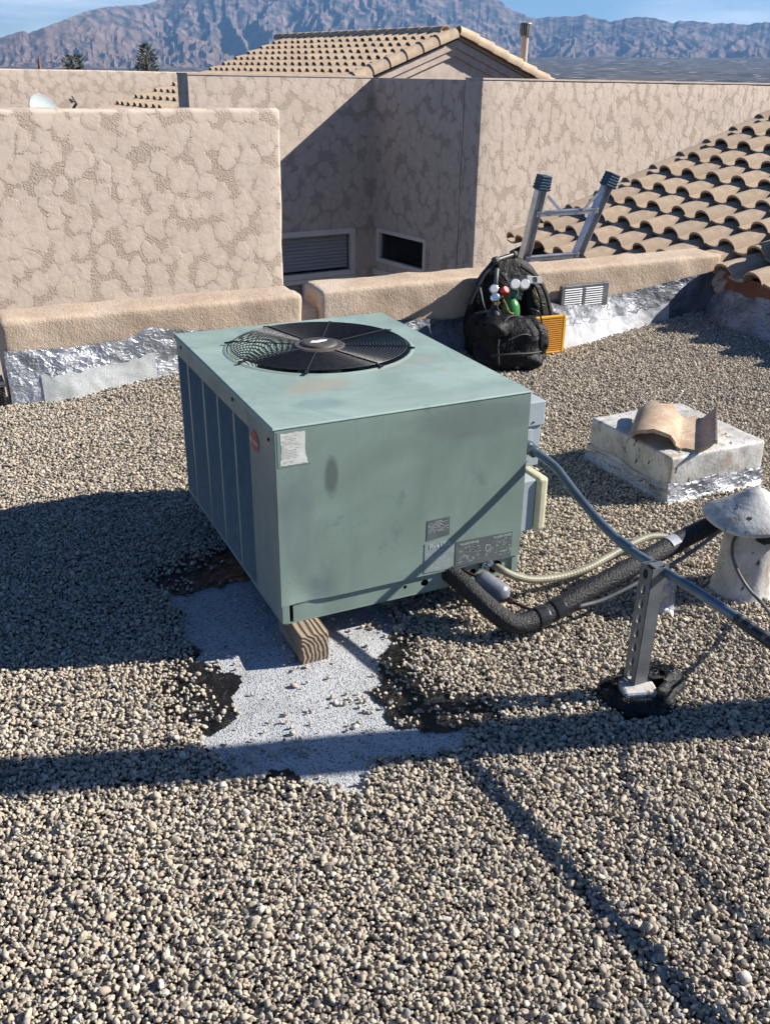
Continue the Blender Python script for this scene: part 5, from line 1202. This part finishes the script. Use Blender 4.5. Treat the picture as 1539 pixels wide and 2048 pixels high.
MB().tube([(2.965, 4.80, .540), (3.125, 4.86, .553)], .0155, 14).lathe((2.965, 4.80, .540), [(.023, -.012), (.023, .012)], 12, axis=(1, .3, .08)).lathe((3.125, 4.86, .553), [(.023, -.012), (.023, .012)], 12, axis=(1, .3, .08)).obj('handle', 'black', bp)
MB().tube(smoothpath([(3.14, 4.80, .50), (3.22, 4.76, .44), (3.27, 4.72, .35), (3.30, 4.68, .22), (3.33, 4.64, .14)], 5), [.014] * 21, 6).obj('shoulder_strap', 'strap', bp)
v = [(3.145, 4.735, .452), (3.235, 4.72, .440), (3.238, 4.715, .405), (3.150, 4.730, .412)]; v += [(a, b_ + .012, c) for a, b_, c in v]
obj('pale_label', v, [(0, 3, 2, 1), (4, 5, 6, 7), (0, 1, 5, 4), (1, 2, 6, 5), (2, 3, 7, 6), (3, 0, 4, 7)], 'paper', bp)
v = [(3.182, 4.7275, .446), (3.205, 4.7235, .443), (3.207, 4.7215, .412), (3.184, 4.7245, .414)]; v += [(a, b_ - .001, c) for a, b_, c in v]
obj('label_mark', v, [(4, 7, 6, 5), (0, 1, 5, 4)], 'ink', bp)
MB().tube(smoothpath([(2.815, 4.70, .42), (2.83, 4.68, .33), (2.85, 4.67, .28)], 5), .004, 6).obj('wire_stay', 'chrome', bp)
MB().bar((2.845, 4.66, .275), (2.925, 4.66, .335), .008, .008).obj('tool_shaft', 'chrome', bp)
MB().tube([(2.955, 4.77, .36), (2.965, 4.78, .50)], .013, 8).obj('tool_grip', 'lead', bp, smooth=True)
MB().tube([(3.02, 4.77, .36), (3.03, 4.79, .47)], .010, 8).obj('tool_grip', 'black', bp, smooth=True)

df = Thing('duffel_bag', 'slumped black nylon tool bag in front of the backpack and gas cylinders', 'tool bag', (2.90, 4.52, 0))
blob('body', (2.915, 4.53, .135), (.225, .155, .150), 'nylon', df, 27, 3.4, .085, .28, R(-25), (0, .01), (64, 44))
blob('end_flap', (3.03, 4.46, .16), (.10, .06, .10), 'nylon', df, 35, 2.6, .08, .2, R(-30))
MB().tube(smoothpath([(2.79, 4.42, .05), (2.785, 4.43, .16), (2.82, 4.46, .25), (2.88, 4.49, .292), (2.96, 4.50, .285), (3.03, 4.48, .24)], 6), .0055, 6).obj('piping', 'strap', df, smooth=True)
MB().tube(smoothpath([(2.98, 4.55, .27), (3.05, 4.49, .25), (3.09, 4.44, .18), (3.08, 4.41, .08)], 6), .011, 6).obj('carry_strap', 'strap', df)
for (x, y, z) in ((2.96, 4.385, .09), (3.06, 4.415, .045), (2.90, 4.40, .03)): MB().box(x - .012, x + .012, y - .008, y + .004, z - .006, z + .006).obj('buckle', 'lead', df)

MB().tube(smoothpath([(2.74, 4.44, .10), (2.84, 4.385, .115), (2.96, 4.37, .11), (3.07, 4.41, .10)], 6), .006, 6).obj('carry_strap', 'strap', df)
MB().tube(smoothpath([(2.83, 4.40, .19), (2.92, 4.395, .215), (3.0, 4.40, .19)], 6), .0035, 5).obj('zip_line', 'strap', df)
blob('front_pocket', (2.93, 4.425, .10), (.11, .035, .07), 'nylon', df, 51, 4.5, .05, .1, R(-12), (0, .01), (40, 24))
blob('loose_fold', (2.80, 4.47, .24), (.07, .06, .045), 'nylon', df, 55, 2.6, .10, .1, R(10), (0, 0), (36, 24))
blob('loose_fold', (3.02, 4.52, .225), (.09, .05, .05), 'nylon', df, 59, 2.6, .10, .1, R(-35), (0, 0), (36, 24))
MB().bar((2.90, 4.83, .44), (3.06, 4.80, .20), .022, .004, up=(0, -1, 0)).obj('webbing', 'strap', bp)
MB().tube(smoothpath([(3.20, 4.74, .38), (3.20, 4.70, .34), (3.215, 4.70, .31), (3.20, 4.72, .28)], 5), .004, 6).obj('hook', 'brass', bp)
gc = Thing('green_gas_cylinder', 'small green gas cylinder with teal valve and twin gauges in the backpack', 'gas cylinder', (3.00, 4.66, .03))
MB().lathe((3.00, 4.66, .05), [(.05, 0), (.052, .02), (.052, .23), (.048, .262), (.036, .285), (.020, .300), (.012, .306)], 28).obj('bottle', 'green', gc, smooth=True)
MB().lathe((3.012, 4.655, .352), [(.012, 0), (.018, .010), (.024, .014), (.024, .042), (.016, .050), (.010, .056)], 12).obj('valve', 'teal', gc)
for (x, y, z) in ((2.985, 4.625, .436), (3.05, 4.625, .430)):
    gg = MB().lathe((x, y, z), [(.029, 0), (.032, .004), (.032, .022), (.026, .026)], 24, axis=(-.2, -1, .45)).obj('gauge', 'chrome', gc)
    o = MB().lathe(Vector((x, y, z)) + Vector((-.2, -1, .45)).normalized() * .0262, [(.026, 0), (.025, .001)], 24, axis=(-.2, -1, .45)).obj('dial', 'dial', gc); o.parent = gg
MB().tube([(2.985, 4.655, .425), (3.05, 4.655, .42)], .010, 8).tube([(3.015, 4.655, .40), (3.015, 4.655, .43)], .012, 8).obj('regulator_body', 'chrome', gc)
bc = Thing('dark_gas_cylinder', 'dark gas cylinder with white gauges and red knob at the left of the backpack', 'gas cylinder', (2.86, 4.62, .03))
MB().lathe((2.865, 4.62, .04), [(.044, 0), (.046, .02), (.046, .22), (.040, .25), (.022, .275), (.014, .30), (.014, .33)], 24).obj('bottle', 'black', bc, smooth=True)
MB().tube([(2.865, 4.60, .34), (2.865, 4.60, .38)], .014, 8).tube([(2.84, 4.60, .375), (2.90, 4.60, .385)], .011, 8).obj('regulator_body', 'brass', bc)
gg = MB().lathe((2.835, 4.595, .428), [(.024, 0), (.026, .003), (.026, .018), (.021, .021)], 22, axis=(-.35, -1, .5)).obj('gauge', 'chrome', bc)
o = MB().lathe(Vector((2.835, 4.595, .428)) + Vector((-.35, -1, .5)).normalized() * .0212, [(.021, 0), (.020, .001)], 22, axis=(-.35, -1, .5)).obj('dial', 'dial', bc); o.parent = gg
MB().lathe((2.845, 4.59, .385), [(.024, 0), (.026, .004), (.026, .02), (.018, .026)], 20, axis=(-.5, -1, .2)).obj('gauge', 'chrome', bc)
MB().lathe((2.895, 4.60, .405), [(.014, 0), (.022, .010), (.023, .034), (.018, .038)], 16, axis=(.35, -.8, .7)).obj('red_knob', 'red', bc)
MB().tube(smoothpath([(2.90, 4.59, .37), (2.92, 4.58, .33), (2.93, 4.57, .30), (2.96, 4.57, .285)], 5), .006, 6).obj('brass_nozzle', 'brass', bc)

ym = Thing('yellow_recovery_machine', 'yellow recovery machine with orange slatted grille and black cable beside the black bags', 'machine', (3.25, 4.66, 0))
RM = Matrix.Translation((3.25, 4.645, 0)) @ Matrix.Rotation(R(-2), 4, 'Z')
def RV(vs): return [tuple(RM @ Vector(q)) for q in vs]
q = MB().box(-.108, .108, .0, .19, .008, .225); o = bevelled(obj('case', RV(q.v), q.f, 'black', ym), .018, 3)
q = MB().box(-.112, -.094, -.018, .0, .004, .232).box(.094, .112, -.018, .0, .004, .232).box(-.094, .094, -.018, .0, .212, .232).box(-.094, .094, -.018, .0, .004, .020); bevelled(obj('frame', RV(q.v), q.f, 'yellow', ym), .006, 2)
q = MB().box(.1125, .120, -.012, .12, .02, .215); bevelled(obj('side_cheek', RV(q.v), q.f, 'yellow', ym), .003)
ms = None
for k in range(15):
    if ms is None: q = MB().box(-.093, .093, -.017, -.004, .024, .0315); ms = obj('grille_slat', RV(q.v), q.f, 'orange', ym)
    else: c = ms.copy(); COL.objects.link(c); c.parent = ym.o; c.location = (0, 0, .0127 * k)
MB().tube(smoothpath([(3.10, 4.62, .29), (3.15, 4.60, .27), (3.185, 4.61, .20), (3.21, 4.635, .12), (3.205, 4.635, .05)], 6), .005, 8).obj('cable', 'wire', ym, smooth=True)
